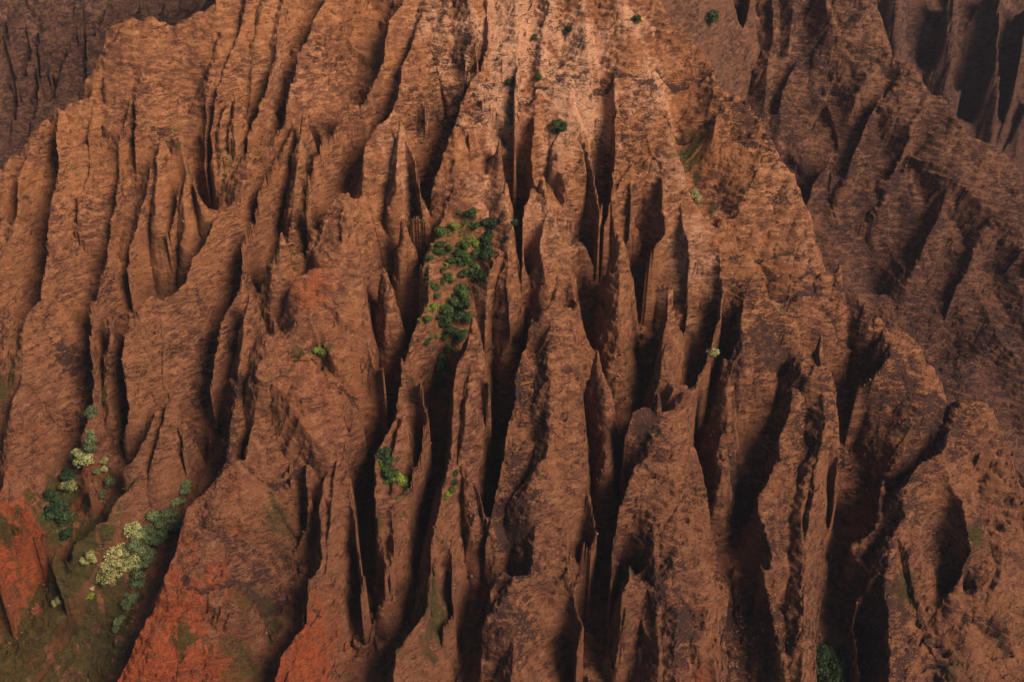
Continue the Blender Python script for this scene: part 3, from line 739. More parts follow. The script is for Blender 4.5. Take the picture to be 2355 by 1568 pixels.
# fins: spear-shaped, crest first, widening away from the tip, standing in the carved gullies
fins = lines(FINS)
for fi_, (layer, prm, P, name) in enumerate(fins):
    up = P[0] - P[1]; up = up[:2] / (np.hypot(*up[:2]) + 1e-6); c_ = P[0][:2] + up * 13
    sl_ = box(c_, c_, 40)
    if sl_ is not None:                        # the notch that sets the tip free from the slope behind
        H[sl_] -= (prm[3] if len(prm) > 3 else 18) * np.exp(-((XW[sl_] - c_[0]) ** 2 + ((YW[sl_] - c_[1]) / 1.2) ** 2) / 12.5 ** 2)
    acc = 0.0; tot_ = sum(math.hypot(*(b - a)[:2]) for a, b in zip(P, P[1:]))
    for a, b in zip(P, P[1:]):
        sl_ = box(a, b, 48)
        dx, dy, dz = b - a; L = math.hypot(dx, dy) + 1e-6
        if sl_ is None: acc += L; continue
        px, py = XW[sl_] - a[0], YW[sl_] - a[1]
        t = np.clip((px * dx + py * dy) / L ** 2, 0, 1); qx, qy = px - t * dx, py - t * dy; d = np.hypot(qx, qy)
        lat = (dx * py - dy * px) / L / (d + 1e-3); mm = np.clip(lat * 0.5 + 0.5, 0, 1); mm = mm * mm * (3 - 2 * mm)
        sarc = acc + t * L
        wd = (prm[0] + (prm[1] - prm[0]) * mm) * np.clip(sarc / (tot_ * prm[2]), 0.05, 1) ** 0.75
        f = sarc + 0.8 * d
        fl = np.abs(n1(f / 13.0 + 31, fi_ * 2 + 3) - 0.5) * 1.3 + np.abs(n1(f / 4.7 + 9, fi_ * 2 + 4) - 0.5) * 0.7
        wd = wd * (0.82 + 0.5 * (fl - 0.3))
        ds = np.sqrt(d * d + 2.0) - 1.414
        g = 2.2 * np.minimum(ds, wd) + 0.9 * np.clip(fl, 0, 1) * np.minimum(ds, 7) * 0.5 + 5.0 * np.maximum(ds - wd, 0)
        h = a[2] + t * dz - g + 3.2 * (n1(sarc / 7.0, fi_ + 21) + 0.4 * n1(sarc / 2.6, fi_ + 22) - 0.7) * np.exp(-d / 6)
        cur = H[sl_]; mk = h > cur; H[sl_] = np.where(mk, h, cur); idv = ID[sl_]; idv[mk] = 1000 + fi_
        acc += L
# gullies keep the roughness of the rock
# strata: alternate benches and risers, rough rock
gy, gx = np.gradient(H); gx = gx / np.gradient(X, axis=1); gy = gy / np.gradient(Y, axis=0)
SL = 1.0 / (1.0 + 0.35 * (gx * gx + gy * gy))
big = fbm(X / 55, Y / 55, 201, 3)
ph = (H + 10 * fbm(X / 120, Y / 120, 210, 2)) / 5.5
tri = np.abs(ph - np.floor(ph) - 0.5) * 2
H += 5 * big
H += SL * (tri - 0.5) * 1.8 * (0.4 + n2(X / 20, Y / 20, 220))
gy, gx = np.gradient(H); gx = gx / np.gradient(X, axis=1); gy = gy / np.gradient(Y, axis=0)
ax_, ay_ = np.abs(gx), np.abs(gy); wz = 1 / (1 + ax_ ** 2 + ay_ ** 2) ** 0.5
sx, sy = ax_ * wz, ay_ * wz; tot = wz + sx + sy
rough = (1 + 0.4 * np.clip((-520 - H) / 120, 0, 1)) * 0.45 + 1.1 * n2(X / 45, Y / 45, 260) ** 1.5
def tri3(k, seed, o):
    return (wz * fbm(X / k, Y / k, seed, o, 0.6) + sx * fbm(Y / k, H / (k * 0.75), seed + 3, o, 0.6) + sy * fbm(X / k, H / (k * 0.75), seed + 5, o, 0.6)) / tot
t1_ = tri3(15, 230, 2); t2_ = tri3(5.0, 250, 3)
H += rough * np.minimum(1 / wz, 4.2) * (5.5 * t1_ + 3.4 * t2_ - 2.2 * np.abs(t2_) * 2)
LM = np.zeros(X.shape, np.float32); wl = 3.0 * fbm(X / 12, Y / 12, 401, 3)
for layer, prm, P, name in lines(LEDGES):
    for a, b in zip(P, P[1:]):
        sl_ = box(a, b, 14)
        if sl_ is None: continue
        dx, dy, dz = b - a; L = math.hypot(dx, dy) + 1e-6
        px, py = X[sl_] + 1.5 * wl[sl_] - a[0], Y[sl_] + wl[sl_] - a[1]
        t = np.clip((px * dx + py * dy) / L ** 2, 0, 1); d = np.hypot(px - t * dx, py - t * dy) / (prm[0] * 0.7 * (0.5 + n2(X[sl_] / 7, Y[sl_] / 7, 402)))
        LM[sl_] = np.maximum(LM[sl_], np.exp(-d ** 2))
H -= LM * 3.0
H = H + CZ
MK = np.zeros(X.shape + (5,), np.float32)
CH = dict(R=0, G=1, D=2, P=3, S=4)
wob = np.clip(1 + 2.2 * fbm(X / 16, Y / 16, 301, 4, 0.65) + 1.4 * fbm(X / 5, Y / 5, 308, 2), 0.4, 2)
for line in MASKS.splitlines():
    q = line.split('#')[0].split()
    if not q: continue
    px, py, r, h, st = [float(v) for v in q[1:]]
    p = hit(px, py, 'M', h); rm = r * np.linalg.norm(p) / FPX * (1.0 if q[0] == 'G' else 1.25)
    sl_ = box(p, p, rm * 2.6)
    if sl_ is None: continue
    d2 = ((X[sl_] - p[0]) ** 2 + ((Y[sl_] - p[1]) / 1.25) ** 2) / (rm * wob[sl_]) ** 2
    v_ = st * np.exp(-d2 ** 1.2)
    if q[0] == 'G': v_ = v_ * (0.45 + 0.55 * np.clip(SL[sl_] * 1.8, 0, 1))
    MK[sl_ + (CH[q[0]],)] = np.maximum(MK[sl_ + (CH[q[0]],)], v_)
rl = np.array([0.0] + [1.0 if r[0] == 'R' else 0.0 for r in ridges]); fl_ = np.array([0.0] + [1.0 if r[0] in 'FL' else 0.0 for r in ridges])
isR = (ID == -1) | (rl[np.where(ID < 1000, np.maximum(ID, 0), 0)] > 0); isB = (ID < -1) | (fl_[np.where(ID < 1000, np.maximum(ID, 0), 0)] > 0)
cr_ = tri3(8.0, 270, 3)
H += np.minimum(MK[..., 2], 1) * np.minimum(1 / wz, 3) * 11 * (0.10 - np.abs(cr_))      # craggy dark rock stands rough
SHADE = np.where(isR | ((ID == 0) & (dO > 2)), 0.75, 0) + np.where(isB, 1.0, 0); SHADE = SHADE.astype(np.float32)  # shade and haze of the back hills, put into the rock colour
MK[..., 2] = np.maximum(MK[..., 2], LM * 1.1)
MK[..., 2] = np.maximum(MK[..., 2], np.where(isR, 0.35 + 0.5 * n2(X / 60, Y / 60, 333), 0)); MK[..., 2] = np.maximum(MK[..., 2], np.where(isB, 0.4, 0))  # extra dark rock on the back hills paints part of their shade
print('grid', X.shape, 'H', H.min(), H.max())

# ------------------------------------------------------------------ materials
def newmat(name):
    m = D.materials.new(name); m.use_nodes = True
    n = m.node_tree.nodes; l = m.node_tree.links
    b = n['Principled BSDF']; b.inputs['Roughness'].default_value = 0.95
    b.inputs['Specular IOR Level'].default_value = 0.15
    return m, n, l, b
def rock_material():
    m, n, l, b = newmat('weathered_rock')
    def N(t, **k):
        q = n.new(t)
        for a, v in k.items(): setattr(q, a, v)
        return q
    tc = N('ShaderNodeTexCoord'); co = tc.outputs['Object']
    def mapped(sc):
        q = N('ShaderNodeMapping'); q.inputs['Scale'].default_value = sc; l.new(co, q.inputs[0]); return q.outputs[0]
    def noise(sc, det=6, rough=0.6, dist=0.0, vec=None):
        q = N('ShaderNodeTexNoise'); q.inputs['Scale'].default_value = sc; q.inputs['Detail'].default_value = det
        q.inputs['Roughness'].default_value = rough; q.inputs['Distortion'].default_value = dist
        l.new(vec or co, q.inputs['Vector']); return q.outputs[0]
    def math_(op, a, b_=None, c=None):
        q = N('ShaderNodeMath', operation=op)
        for i, v in enumerate((a, b_, c)):
            if v is None: continue
            if isinstance(v, (int, float)): q.inputs[i].default_value = v
            else: l.new(v, q.inputs[i])
        return q.outputs[0]
    def ramp(f, lo, hi):
        q = N('ShaderNodeMapRange'); q.interpolation_type = 'SMOOTHSTEP'; q.clamp = True; l.new(f, q.inputs[0])
        for i, v in ((1, lo), (2, hi)):
            if isinstance(v, (int, float)): q.inputs[i].default_value = v
            else: l.new(v, q.inputs[i])
        return q.outputs[0]
    def mix(f, a, b_):
        q = N('ShaderNodeMix'); q.data_type = 'RGBA'
        if isinstance(f, (int, float)): q.inputs[0].default_value = f
        else: l.new(f, q.inputs[0])
        for i, v in ((6, a), (7, b_)):
            if isinstance(v, tuple): q.inputs[i].default_value = (*v, 1)
            else: l.new(v, q.inputs[i])
        return q.outputs[2]
    at = N('ShaderNodeAttribute', attribute_name='masks'); sp = N('ShaderNodeSeparateColor'); l.new(at.outputs['Color'], sp.inputs[0])
    red, grass, dark = sp.outputs; pale = at.outputs['Alpha']
    strat = mapped((1, 1, 2.6))
    nbig = noise(0.018, 4, 0.55); nmed = noise(0.11, 6, 0.65, 0.6, strat); nfine = noise(0.45, 8, 0.68, 0.8, strat); ngr = noise(2.2, 5, 0.7)
    gr0 = noise(0.30, 7, 0.7, 0.5)
    c = mix(ramp(nbig, 0.40, 0.60), (0.39, 0.158, 0.062), (0.23, 0.090, 0.046))
    c = mix(ramp(nmed, 0.4, 0.7), c, (0.54, 0.24, 0.10))
    c = mix(ramp(math_('ADD', math_('MULTIPLY', pale, 0.95), math_('MULTIPLY', math_('SUBTRACT', nmed, 0.5), 1.4)), 0.05, 0.85), c, (0.74, 0.40, 0.235))  # pale rock, part of it sunlight put into the colour
    c = mix(math_('MULTIPLY', red, math_('ADD', ramp(nmed, 0.32, 0.56), 0.5)), c, mix(ramp(gr0, 0.4, 0.6), (0.42, 0.066, 0.012), (0.76, 0.155, 0.020)))
    gr = noise(0.95, 7, 0.72, 0.3)
    c = mix(ramp(gr, 0.38, 0.54), mix(0.5, c, (0.10, 0.046, 0.036)), c)
    c = mix(math_('MULTIPLY', ramp(gr, 0.56, 0.70), 0.5), c, mix(0.5, c, (0.80, 0.52, 0.34)))
    shade_f = N('ShaderNodeAttribute', attribute_name='back_shade').outputs['Fac']
    c = mix(math_('MULTIPLY', shade_f, 0.72), c, mix(ramp(nmed, 0.35, 0.65), (0.072, 0.050, 0.046), (0.135, 0.080, 0.060)))  # back slopes painted darker and bluer for their shade and haze
    band = noise(1.0, 4, 0.6, 0.4, mapped((0.05, 0.05, 0.55)))
    bandf = math_('MULTIPLY', ramp(band, 0.56, 0.66), ramp(noise(0.05, 3, 0.6), 0.42, 0.6))
    c = mix(math_('MULTIPLY', bandf, 0.55), c, (0.085, 0.05, 0.045))
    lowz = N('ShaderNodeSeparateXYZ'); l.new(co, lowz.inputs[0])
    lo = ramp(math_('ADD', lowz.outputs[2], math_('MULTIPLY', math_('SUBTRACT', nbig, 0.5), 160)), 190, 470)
    c = mix(lo, mix(0.5, c, (0.10, 0.042, 0.034)), c)     # older, darker beds low on the slope, with the dimmer light there painted in
    # dark craggy rock showing through the soil; painted shade too on the back hills
    crk = math_('ADD', math_('MULTIPLY', nfine, 0.6), math_('MULTIPLY', nmed, 0.4))
    crk = math_('ADD', crk, math_('MULTIPLY', math_('SUBTRACT', noise(0.03, 3, 0.6, 1.0), 0.5), -0.28))
    thr = math_('ADD', 0.425, math_('MULTIPLY', dark, 0.125))
    thr = math_('SUBTRACT', thr, math_('MULTIPLY', red, 0.05))
    cf = math_('SUBTRACT', 1.0, ramp(crk, math_('SUBTRACT', thr, 0.035), math_('ADD', thr, 0.02)))
    c = mix(math_('MULTIPLY', cf, 0.85), c, (0.048, 0.027, 0.028))
    c = mix(math_('MULTIPLY', ramp(noise(0.9, 3, 0.5), 0.66, 0.74), 0.25), c, (0.5, 0.33, 0.25))
    gm = math_('MULTIPLY', grass, 1.35)
    gf = ramp(math_('ADD', gm, math_('MULTIPLY', math_('SUBTRACT', math_('ADD', math_('MULTIPLY', nmed, 0.5), math_('MULTIPLY', gr, 0.5)), 0.5), 3.2)), 0.45, 1.1)
    gcol = mix(ramp(noise(0.25, 5, 0.7), 0.4, 0.65), (0.028, 0.042, 0.010), (0.080, 0.064, 0.020))
    c = mix(math_('MULTIPLY', gf, 0.85), c, gcol)
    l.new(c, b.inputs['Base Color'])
    hb = math_('ADD', math_('MULTIPLY', nfine, 1.9), math_('MULTIPLY', ngr, 0.3))
    hb = math_('ADD', hb, math_('MULTIPLY', gr, 0.8))
    hb = math_('ADD', hb, math_('MULTIPLY', ramp(crk, math_('SUBTRACT', thr, 0.05), math_('ADD', thr, 0.03)), 0.5))
    hb = math_('SUBTRACT', hb, math_('MULTIPLY', bandf, 0.6))
    bp = N('ShaderNodeBump'); bp.inputs['Strength'].default_value = 1.0; bp.inputs['Distance'].default_value = 2.0
    l.new(hb, bp.inputs['Height']); l.new(bp.outputs[0], b.inputs['Normal'])
    return m
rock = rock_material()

def grid_mesh(name, mask, mat):
    """mesh of the quads in mask"""
    ny, nx = X.shape
    idx = np.arange(ny * nx, dtype=np.int32).reshape(ny, nx)
    q = np.stack([idx[:-1, :-1], idx[:-1, 1:], idx[1:, 1:], idx[1:, :-1]], -1)[mask]
    used = np.zeros(ny * nx, bool); used[q.ravel()] = True
    remap = np.cumsum(used).astype(np.int32) - 1
    q = remap[q]; co = np.stack([X.ravel()[used], Y.ravel()[used], H.ravel()[used]], -1).astype(np.float32)
    me = D.meshes.new(name)
    me.vertices.add(len(co)); me.vertices.foreach_set('co', co.ravel())
    me.loops.add(q.size); me.loops.foreach_set('vertex_index', q.ravel())
    me.polygons.add(len(q)); me.polygons.foreach_set('loop_start', np.arange(0, q.size, 4, dtype=np.int32))
    me.update(calc_edges=True)
    me.shade_smooth()
    me.materials.append(mat)
    fa = me.attributes.new('back_shade', 'FLOAT', 'POINT'); fa.data.foreach_set('value', SHADE.ravel()[used])
    ca = me.color_attributes.new('masks', 'FLOAT_COLOR', 'POINT')
    ca.data.foreach_set('color', MK[..., :4].reshape(-1, 4)[used].ravel())
    o = D.objects.new(name, me); SC.collection.objects.link(o)
    return o, used

PIN = dict(
 great_spire=('great central rock spire with a dark craggy left side and orange right side', 'rock spire'),
 twin_spire=('pale free-standing spear-shaped rock fin with a notched double tip between two black gullies', 'rock spire'),
 thumb=('thumb-tipped rock fin rising just below the dark green thicket', 'rock spire'),
 leaning_fin=('pale-crested fin leaning behind the top of the great central spire', 'rock fin'),
 dark_spire=('broad dark-sided spire right of the widest black gully, below the long orange buttress', 'rock spire'),
 column=('tall column-like fin with a sunlit orange crest, right of the dark basin', 'rock spire'),
 pyramid=('four-sided rock peak on the lower right skyline above the black valley', 'rock spire'),
 blunt_cone=('blunt cone of rock above the pale tree grove at lower left', 'rock fin'),
 saddle_fin=('broad fin with a pointed tip left of the smooth red-orange saddle', 'rock fin'),
 needle=('thin pointed needle fin along the right side of the green grove', 'rock spire'),
 lone_fin=('small slim leaf-shaped fin left of the black gully beside the broad orange slope', 'rock fin'),
 slim_fin=('narrow isolated fin with green scrub in the dark gully at the left', 'rock fin'),
 horn=('dark horn-shaped fin standing in shadow above the smooth red-orange saddle', 'rock fin'),
 green_fin=('tall fin dotted with green scrub in the upper left gully', 'rock fin'),
 inner_fin=('short dark fin hanging in the gully right of the broad pyramid-shaped face', 'rock fin'),
 side_fin=('slender fin leaning on the right shoulder of the great central spire', 'rock fin'),
 claw=('small hooked fin at the left rim of the dark basin on the right slope', 'rock fin'),
 post=('stubby post-like rock standing in the dark canyon below the hooked fin', 'rock fin'),
 finger=('rounded twin-buttress finger of rock ending over a dark hollow, upper left', 'rock fin'),
 knob=('rounded red-brown rock knob among the pale trees at lower left', 'rock knob'),
 tooth=('broad tooth-shaped rock on the right skyline edge of the mountain', 'rock fin'),
 fang=('small sharp fang of rock on the right edge under the banded cliff', 'rock fin'))
qid = ID[:-1, :-1]
def biggest(m):
    """largest edge-connected patch of a face mask"""
    js, is_ = np.nonzero(m); j0, i0 = js.min(), is_.min(); s_ = m[j0:js.max() + 1, i0:is_.max() + 1]
    lab = np.where(s_, np.arange(1, s_.size + 1).reshape(s_.shape), 0)
    while True:
        p_ = np.pad(lab, 1); n_ = np.maximum.reduce([lab, p_[:-2, 1:-1], p_[2:, 1:-1], p_[1:-1, :-2], p_[1:-1, 2:]]) * s_
        for ax in (0, 1):                      # sweep along runs so labels travel fast
            for rev in (False, True):
                v = n_[::-1] if (rev and ax == 0) else (n_[:, ::-1] if rev else n_)
                if ax == 0:
                    for k in range(1, v.shape[0]): v[k] = np.where((v[k] > 0) & (v[k - 1] > v[k]), v[k - 1], v[k])
                else:
                    for k in range(1, v.shape[1]): v[:, k] = np.where((v[:, k] > 0) & (v[:, k - 1] > v[:, k]), v[:, k - 1], v[:, k])
        if (n_ == lab).all(): break
        lab = n_
    u, c = np.unique(lab[lab > 0], return_counts=True); out = np.zeros(m.shape, bool)
    out[j0:js.max() + 1, i0:is_.max() + 1] = lab == u[np.argmax(c)]
    return out
taken = np.zeros(qid.shape, bool)
for key, name in [(ri + 1, r[3]) for ri, r in enumerate(ridges)] + [(1000 + k, r[3]) for k, r in enumerate(fins)]:
    if name in PIN:
        m = (qid == key)
        if m.sum() < 200: print('pinnacle hidden', name, m.sum()); continue
        m = biggest(m); taken |= m
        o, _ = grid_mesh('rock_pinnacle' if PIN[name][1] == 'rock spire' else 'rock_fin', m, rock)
        o['label'], o['category'] = PIN[name]
lay = np.array([0] + [dict(M=0, R=1, F=2, L=3)[r[0]] for r in ridges])
lid = lay[np.where(qid < 1000, np.maximum(qid, 0), 0)]; lid = np.where(qid == -1, 1, np.where(qid == -2, 3, np.where(qid == -3, 2, lid)))
for k, nm in enumerate(('mountainside', 'hills', 'hills', 'hills')):
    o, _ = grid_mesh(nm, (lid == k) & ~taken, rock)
    o['kind'] = 'structure'

# ------------------------------------------------------------------ vegetation
rng = np.random.RandomState(11)
def ground(x, y):
    j = np.clip(np.searchsorted(ys, y) - 1, 0, NY - 2); fy = (y - ys[j]) / (ys[j + 1] - ys[j])
    u = (x / (W[j] + fy * (W[j + 1] - W[j])) + 1) / 2 * (NX - 1); i = np.clip(u.astype(int), 0, NX - 2); fx = u - i
    return (H[j, i] * (1 - fx) + H[j, i + 1] * fx) * (1 - fy) + (H[j + 1, i] * (1 - fx) + H[j + 1, i + 1] * fx) * fy
def surface(px, py):
    """where the line of sight of a photo pixel meets the finished ground"""
    d = ray(px, py); t = np.arange(450, 2400, 0.8); q = d[None] * t[:, None]
    ok = (q[:, 1] > 472) & (q[:, 1] < 2590)
    t, q = t[ok], q[ok]; z = ground(q[:, 0], q[:, 1]); k = np.argmax(q[:, 2] + CZ < z)
    return np.array([q[k, 0], q[k, 1], z[k]]), t[k]
def leaf_mat(name, a, b_):
    m, n, l, b = newmat(name)
    b.inputs['Roughness'].default_value = 0.7
    tc = n.new('ShaderNodeTexCoord'); q = n.new('ShaderNodeTexNoise'); q.inputs['Scale'].default_value = 0.7; q.inputs['Detail'].default_value = 4
    l.new(tc.outputs['Object'], q.inputs['Vector'])
    oi = n.new('ShaderNodeObjectInfo'); ad = n.new('ShaderNodeMath'); ad.operation = 'MULTIPLY_ADD'; ad.inputs[1].default_value = 0.25
    l.new(oi.outputs['Random'], ad.inputs[0]); l.new(q.outputs[0], ad.inputs[2])
    mr = n.new('ShaderNodeMapRange'); mr.inputs[1].default_value = 0.42; mr.inputs[2].default_value = 0.78; l.new(ad.outputs[0], mr.inputs[0])
    mx = n.new('ShaderNodeMix'); mx.data_type = 'RGBA'; mx.inputs[6].default_value = (*a, 1); mx.inputs[7].default_value = (*b_, 1)
    l.new(mr.outputs[0], mx.inputs[0]); l.new(mx.outputs[2], b.inputs['Base Color'])
    return m
LEAF = dict(y=leaf_mat('yellow_leaves', (0.13, 0.135, 0.05), (0.36, 0.33, 0.14)), p=leaf_mat('pale_leaves', (0.15, 0.17, 0.065), (0.33, 0.34, 0.14)),
            m=leaf_mat('grey_green_leaves', (0.06, 0.085, 0.035), (0.14, 0.18, 0.075)), g=leaf_mat('green_leaves', (0.022, 0.045, 0.012), (0.065, 0.11, 0.026)),
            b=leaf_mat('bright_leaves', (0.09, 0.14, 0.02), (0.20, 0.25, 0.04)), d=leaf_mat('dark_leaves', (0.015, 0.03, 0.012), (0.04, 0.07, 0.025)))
bark, *_ = newmat('bark'); bark.node_tree.nodes['Principled BSDF'].inputs['Base Color'].default_value = (0.12, 0.09, 0.07, 1)
def raw_mesh(name, V, F, mat, n):
    me = D.meshes.new(name); V = np.asarray(V, np.float32); F = np.asarray(F, np.int32)
    me.vertices.add(len(V)); me.vertices.foreach_set('co', V.ravel()); me.loops.add(F.size); me.loops.foreach_set('vertex_index', F.ravel())
    me.polygons.add(len(F)); me.polygons.foreach_set('loop_start', np.arange(0, F.size, n, dtype=np.int32)); me.update(calc_edges=True)
    me.materials.append(mat); return me
def clumps(cen, nrm, size, r):
    """leaf sprays: one bent quad per centre"""
    N = len(cen); nrm = nrm + 0.55 * r.randn(N, 3); nrm /= np.linalg.norm(nrm, axis=1)[:, None]
    t = np.cross(nrm, r.randn(N, 3)); t /= np.linalg.norm(t, axis=1)[:, None]; b = np.cross(nrm, t)
    s = (size * (0.6 + 0.8 * r.rand(N)))[:, None]
    V = np.stack([cen - t * s, cen - b * s * 0.7 + nrm * s * 0.3, cen + t * s, cen + b * s * 0.7 + nrm * s * 0.25], 1).reshape(-1, 3)
    return V, np.arange(4 * N).reshape(N, 4)
def crown_data(seed, n, leaf):
    """unit crown, about 1 wide and 1 tall above its base"""
    r = np.random.RandomState(seed); L = r.randint(6, 10); cs = []; C = []; Nn = []
    for k in range(L):
        a = r.rand() * 6.283; rr = 0.55 * math.sqrt(r.rand()); c = np.array([math.cos(a) * rr, math.sin(a) * rr, 0.55 + 0.55 * r.rand() - 0.3 * rr]); R = 0.28 + 0.2 * r.rand()
        v = r.randn(n // L, 3); v /= np.linalg.norm(v, axis=1)[:, None]; v[:, 2] = np.abs(v[:, 2]) * np.where(r.rand(len(v)) < 0.8, 1, -1)
        rad = R * (1.15 - 0.6 * r.rand(len(v)) ** 1.5); C.append(c + v * rad[:, None] * [1, 1, 0.8]); Nn.append(v)
    return clumps(np.concatenate(C), np.concatenate(Nn), leaf, r)
def trunk_data(seed):
    r = np.random.RandomState(seed); V = []; F = []
    def tube(p, q, ra, rb):
        p, q = np.array(p), np.array(q); d = (q - p) / np.linalg.norm(q - p); t = np.cross(d, [0.3, 1, 0.1]); t /= np.linalg.norm(t); b = np.cross(d, t); o = len(V)
        for c, R in ((p, ra), (q, rb)):
            for k in range(6): V.append(c + R * (math.cos(k * 1.047) * t + math.sin(k * 1.047) * b))
        for k in range(6): F.append((o + k, o + (k + 1) % 6, o + 6 + (k + 1) % 6, o + 6 + k))
    tube((0, 0, -0.5), (0.03, 0.02, 0.35), 0.06, 0.045)
    for k in range(4):
        a = k * 1.6 + r.rand(); tube((0.03, 0.02, 0.33), (0.4 * math.cos(a), 0.4 * math.sin(a), 0.75 + 0.2 * r.rand()), 0.035, 0.012)
    return V, F
CROWN = {}; TRUNK = [raw_mesh('trunk', *trunk_data(40 + k), bark, 4) for k in range(3)]
def crown_mesh(col, v):
    if (col, v) not in CROWN:
        V, F = crown_data(100 + v * 7, 1500 if v < 4 else 500, 0.075 if v < 4 else 0.11); CROWN[(col, v)] = raw_mesh('crown', V, F, LEAF[col], 4)
    return CROWN[(col, v)]
COLN = dict(y='yellow-tipped', p='pale silvery-green', m='grey-green', g='mid-green', b='bright green', d='dark green')
CL = dict(
 pale_grove=('tree', 'in the small pale grove above the red knob'), ledge_trees=('tree', 'on the grassy ledge right of the red knob'),
 knob_tree=('tree', 'just left of the red rock knob'), shade_thicket=('bush', 'in the shaded thicket below the red knob'),
 stream_grove=('tree', 'in the long grove beside the orange spur'), yellow_grove=('tree', 'in the sunlit yellow end of the long grove'),
 slope_trees=('tree', 'scattered on the lower left grass slope'), saddle_grove=('tree', 'in the upper green grove beside the needle fin'),
 shaded_grove=('tree', 'in the shaded strip left of the needle fin'), ridge_thicket=('tree', 'in the green thicket above the thumb-tipped fin'),
 gully_bushes=('bush', 'in the narrow gully left of the thumb-tipped fin'), ridge_shrubs=('shrub', 'on the bare crest left of the green groves'),
 shelf_bushes=('bush', 'on the tip of the green-topped fin'), cleft_shrubs=('shrub', 'in the slanting cleft of the thumb-tipped fin'),
 summit_shrubs=('shrub', 'standing alone on the pale top slope'), face_bushes=('bush', 'on the pale upper face under the black ledge'),
 canyon_bushes=('tree', 'in the big clump on the dark canyon floor, bottom right'), bowl_tree=('tree', 'alone on the rim of the grassy bowl, upper right'),
 bend_tree=('tree', 'alone at the foot of the right-hand orange buttress'), meadow_bush=('bush', 'alone on the grass patch of the broad orange slope'),
 wall_bush=('bush', 'alone on the shaded wall at the top right'), notch_tree=('tree', 'alone in the dark notch above the lower left grove'))
ORD = 'topmost second third fourth fifth sixth seventh eighth ninth tenth eleventh twelfth thirteenth fourteenth fifteenth sixteenth seventeenth eighteenth nineteenth twentieth twenty-first twenty-second twenty-third twenty-fourth'.split()
kk = 0
for line in TREES.splitlines():
    tok = line.split()
    if not tok: continue
    cat, where = CL[tok[0]]; items = []
    for t in tok[2:]:
        x, y, r, col = t.split(','); x, y, r = float(x), float(y), float(r)
        if tok[1] == 't': x, y, r = (60 + x / 3.016) * 0.9416, (1040 + y / 3.016) * 0.9416, r / 3.016 * 0.9416
        elif tok[1] == 's': x, y, r = (1020 + x / 3.408) * 0.9416, (500 + y / 3.408) * 0.9416, r / 3.408 * 0.9416
        items.append((y, x, r, col))
    items.sort(key=lambda q: q[0])
    cnt = {}
    tots = {c: sum(1 for q in items if q[3] == c) for c in COLN}
    for y, x, r, col in items:
        p, t = surface(x, y + r * 0.5); R = r * t / FPX * 1.95
        n_ = cnt.get(col, 0); cnt[col] = n_ + 1
        lab = COLN[col] + ' ' + cat + ' ' + where
        if tots[col] > 1: lab += ', topmost' if n_ == 0 else ', %s down' % ORD[n_]
        kk += 1; rz = rng.rand() * 6.28; sc = (R * (0.92 + 0.2 * rng.rand()), R * (0.92 + 0.2 * rng.rand()), R * (0.95 + 0.25 * rng.rand()))
        big_ = R > 3.6
        cr = D.objects.new('crown', crown_mesh(col, kk % 4 if big_ else 4 + kk % 3)); SC.collection.objects.link(cr)
        if cat == 'tree' and big_:
            e_ = D.objects.new('tree', None); SC.collection.objects.link(e_); e_.location = (p[0], p[1], p[2] - 0.25 * R); e_.rotation_euler = (0, 0, rz); e_.scale = sc
            cr.parent = e_; tr = D.objects.new('trunk', TRUNK[kk % 3]); SC.collection.objects.link(tr); tr.parent = e_; root = e_
        else:
            cr.name = 'bush' if cat != 'shrub' else 'shrub'; cr.location = (p[0], p[1], p[2] - 0.4 * R); cr.rotation_euler = (0, 0, rz); cr.scale = sc; root = cr
        root['label'] = lab; root['category'] = cat
        if len(items) > 1: root['group'] = cat + 's ' + where

# grass and scrub that nobody could count
def scatter(name, weight, n, size, mat, label, seed, flat=0.35, per=5):
    r = np.random.RandomState(seed); vis = (Y < 1500)
    area = np.gradient(X, axis=1) * np.gradient(Y, axis=0)
    pr = (weight * vis * area).ravel(); cs = np.cumsum(pr); k = np.searchsorted(cs, r.rand(n) * cs[-1])
    x = X.ravel()[k] + r.randn(n) * 0.4; y = Y.ravel()[k] + r.randn(n) * 0.4; z = ground(x, y)
    sz = size * (0.5 + 1.1 * r.rand(n) ** 2)
    c = np.repeat(np.stack([x, y, z], 1), per, 0); s5 = np.repeat(sz, per)
    c = c + r.randn(n * per, 3) * s5[:, None] * [0.5, 0.5, 0.25] + np.array([0, 0, 1]) * s5[:, None] * 0.3
    V, F = clumps(c, np.tile([0, -0.3, 1.0], (n * per, 1)), s5 * flat, r)
    o = D.objects.new(name, raw_mesh(name, V, F, mat, 4)); SC.collection.objects.link(o)
    o['kind'] = 'stuff'; o['label'] = label; o['category'] = name.replace('_', ' ')
wob2 = n2(X / 6, Y / 6, 320)
G_ = np.clip(MK[..., 1] * 1.3 + (wob2 - 0.6) * 1.0, 0, 1) ** 1.5
scatter('grass', G_, 30000, 0.55, leaf_mat('dry_grass', (0.045, 0.055, 0.015), (0.11, 0.10, 0.03)), 'dark olive grass on the gully floors and ledges', 5)
S_ = np.clip(MK[..., 4] * 1.2 - 0.2 + (wob2 - 0.6) * 1.2, 0, 1) ** 1.5
scatter('scrub', S_ + 0.0008 * (wob2 > 0.7), 9000, 0.95, LEAF['g'], 'low green scrub dotted over the fins and ledges', 6, 0.4, 8)

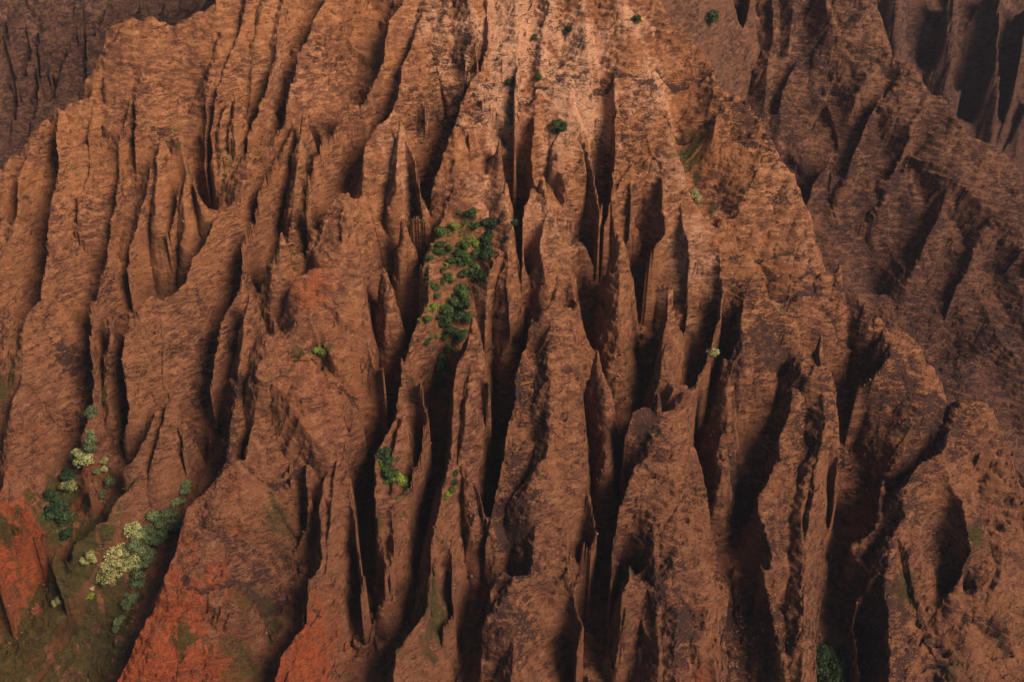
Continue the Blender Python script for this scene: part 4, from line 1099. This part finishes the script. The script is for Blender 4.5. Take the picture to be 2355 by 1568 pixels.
# fallen rock on the gully floors
r_ = np.random.RandomState(77); n_ = 7000
pr = (np.clip(1.2 - DG / 5, 0, 1) * (Y < 1250) * (n2(X / 9, Y / 9, 500) > 0.45) + 0.001 * (n2(X / 12, Y / 12, 501) > 0.7)).ravel(); cs = np.cumsum(pr); k = np.searchsorted(cs, r_.rand(n_) * cs[-1])
x = X.ravel()[k]; y = Y.ravel()[k]; sz = 0.35 + 1.5 * r_.rand(n_) ** 5
oc = np.array([[1, 0, 0], [-1, 0, 0], [0, 1, 0], [0, -1, 0], [0, 0, 1], [0, 0, -1], [.6, .6, .5], [-.6, .5, .6]], float)[:6]
V = oc[None] * (0.6 + 0.7 * r_.rand(n_, 6, 1)) * sz[:, None, None] + 0.25 * r_.randn(n_, 6, 3) * sz[:, None, None] + np.stack([x, y, ground(x, y)], 1)[:, None]
F0 = np.array([[0, 2, 4], [2, 1, 4], [1, 3, 4], [3, 0, 4], [2, 0, 5], [1, 2, 5], [3, 1, 5], [0, 3, 5]])
sm, sn_, sl2, sb = newmat('fallen_rock'); sb.inputs['Base Color'].default_value = (0.17, 0.085, 0.055, 1)
o = D.objects.new('scree', raw_mesh('scree', V.reshape(-1, 3), (F0[None] + 6 * np.arange(n_)[:, None, None]).reshape(-1, 3), sm, 3)); SC.collection.objects.link(o)
o['kind'] = 'stuff'; o['label'] = 'loose fallen stones lying on the dark gully floors'; o['category'] = 'scree'
# ------------------------------------------------------------------ air
import bmesh
bm = bmesh.new(); bmesh.ops.create_cube(bm, size=1.0)
zlo, zhi = float(H.min()) - 40, max(float(H.max()), CZ) + 60
for v in bm.verts: v.co = ((v.co.x) * 4200, 1220 + v.co.y * 3000, (zlo + zhi) / 2 + v.co.z * (zhi - zlo))
me = D.meshes.new('haze'); bm.to_mesh(me); bm.free()
hz = D.objects.new('haze', me); SC.collection.objects.link(hz); hz['kind'] = 'stuff'; hz['label'] = 'thin bluish evening haze over the far ridges'; hz['category'] = 'haze'
m = D.materials.new('haze'); m.use_nodes = True; n = m.node_tree.nodes; n.clear()
out = n.new('ShaderNodeOutputMaterial'); pv = n.new('ShaderNodeVolumePrincipled'); pv.inputs['Color'].default_value = (0.75, 0.82, 1.0, 1)
pv.inputs['Density'].default_value = 0.00002; pv.inputs['Anisotropy'].default_value = 0.2
m.node_tree.links.new(pv.outputs[0], out.inputs['Volume']); me.materials.append(m)
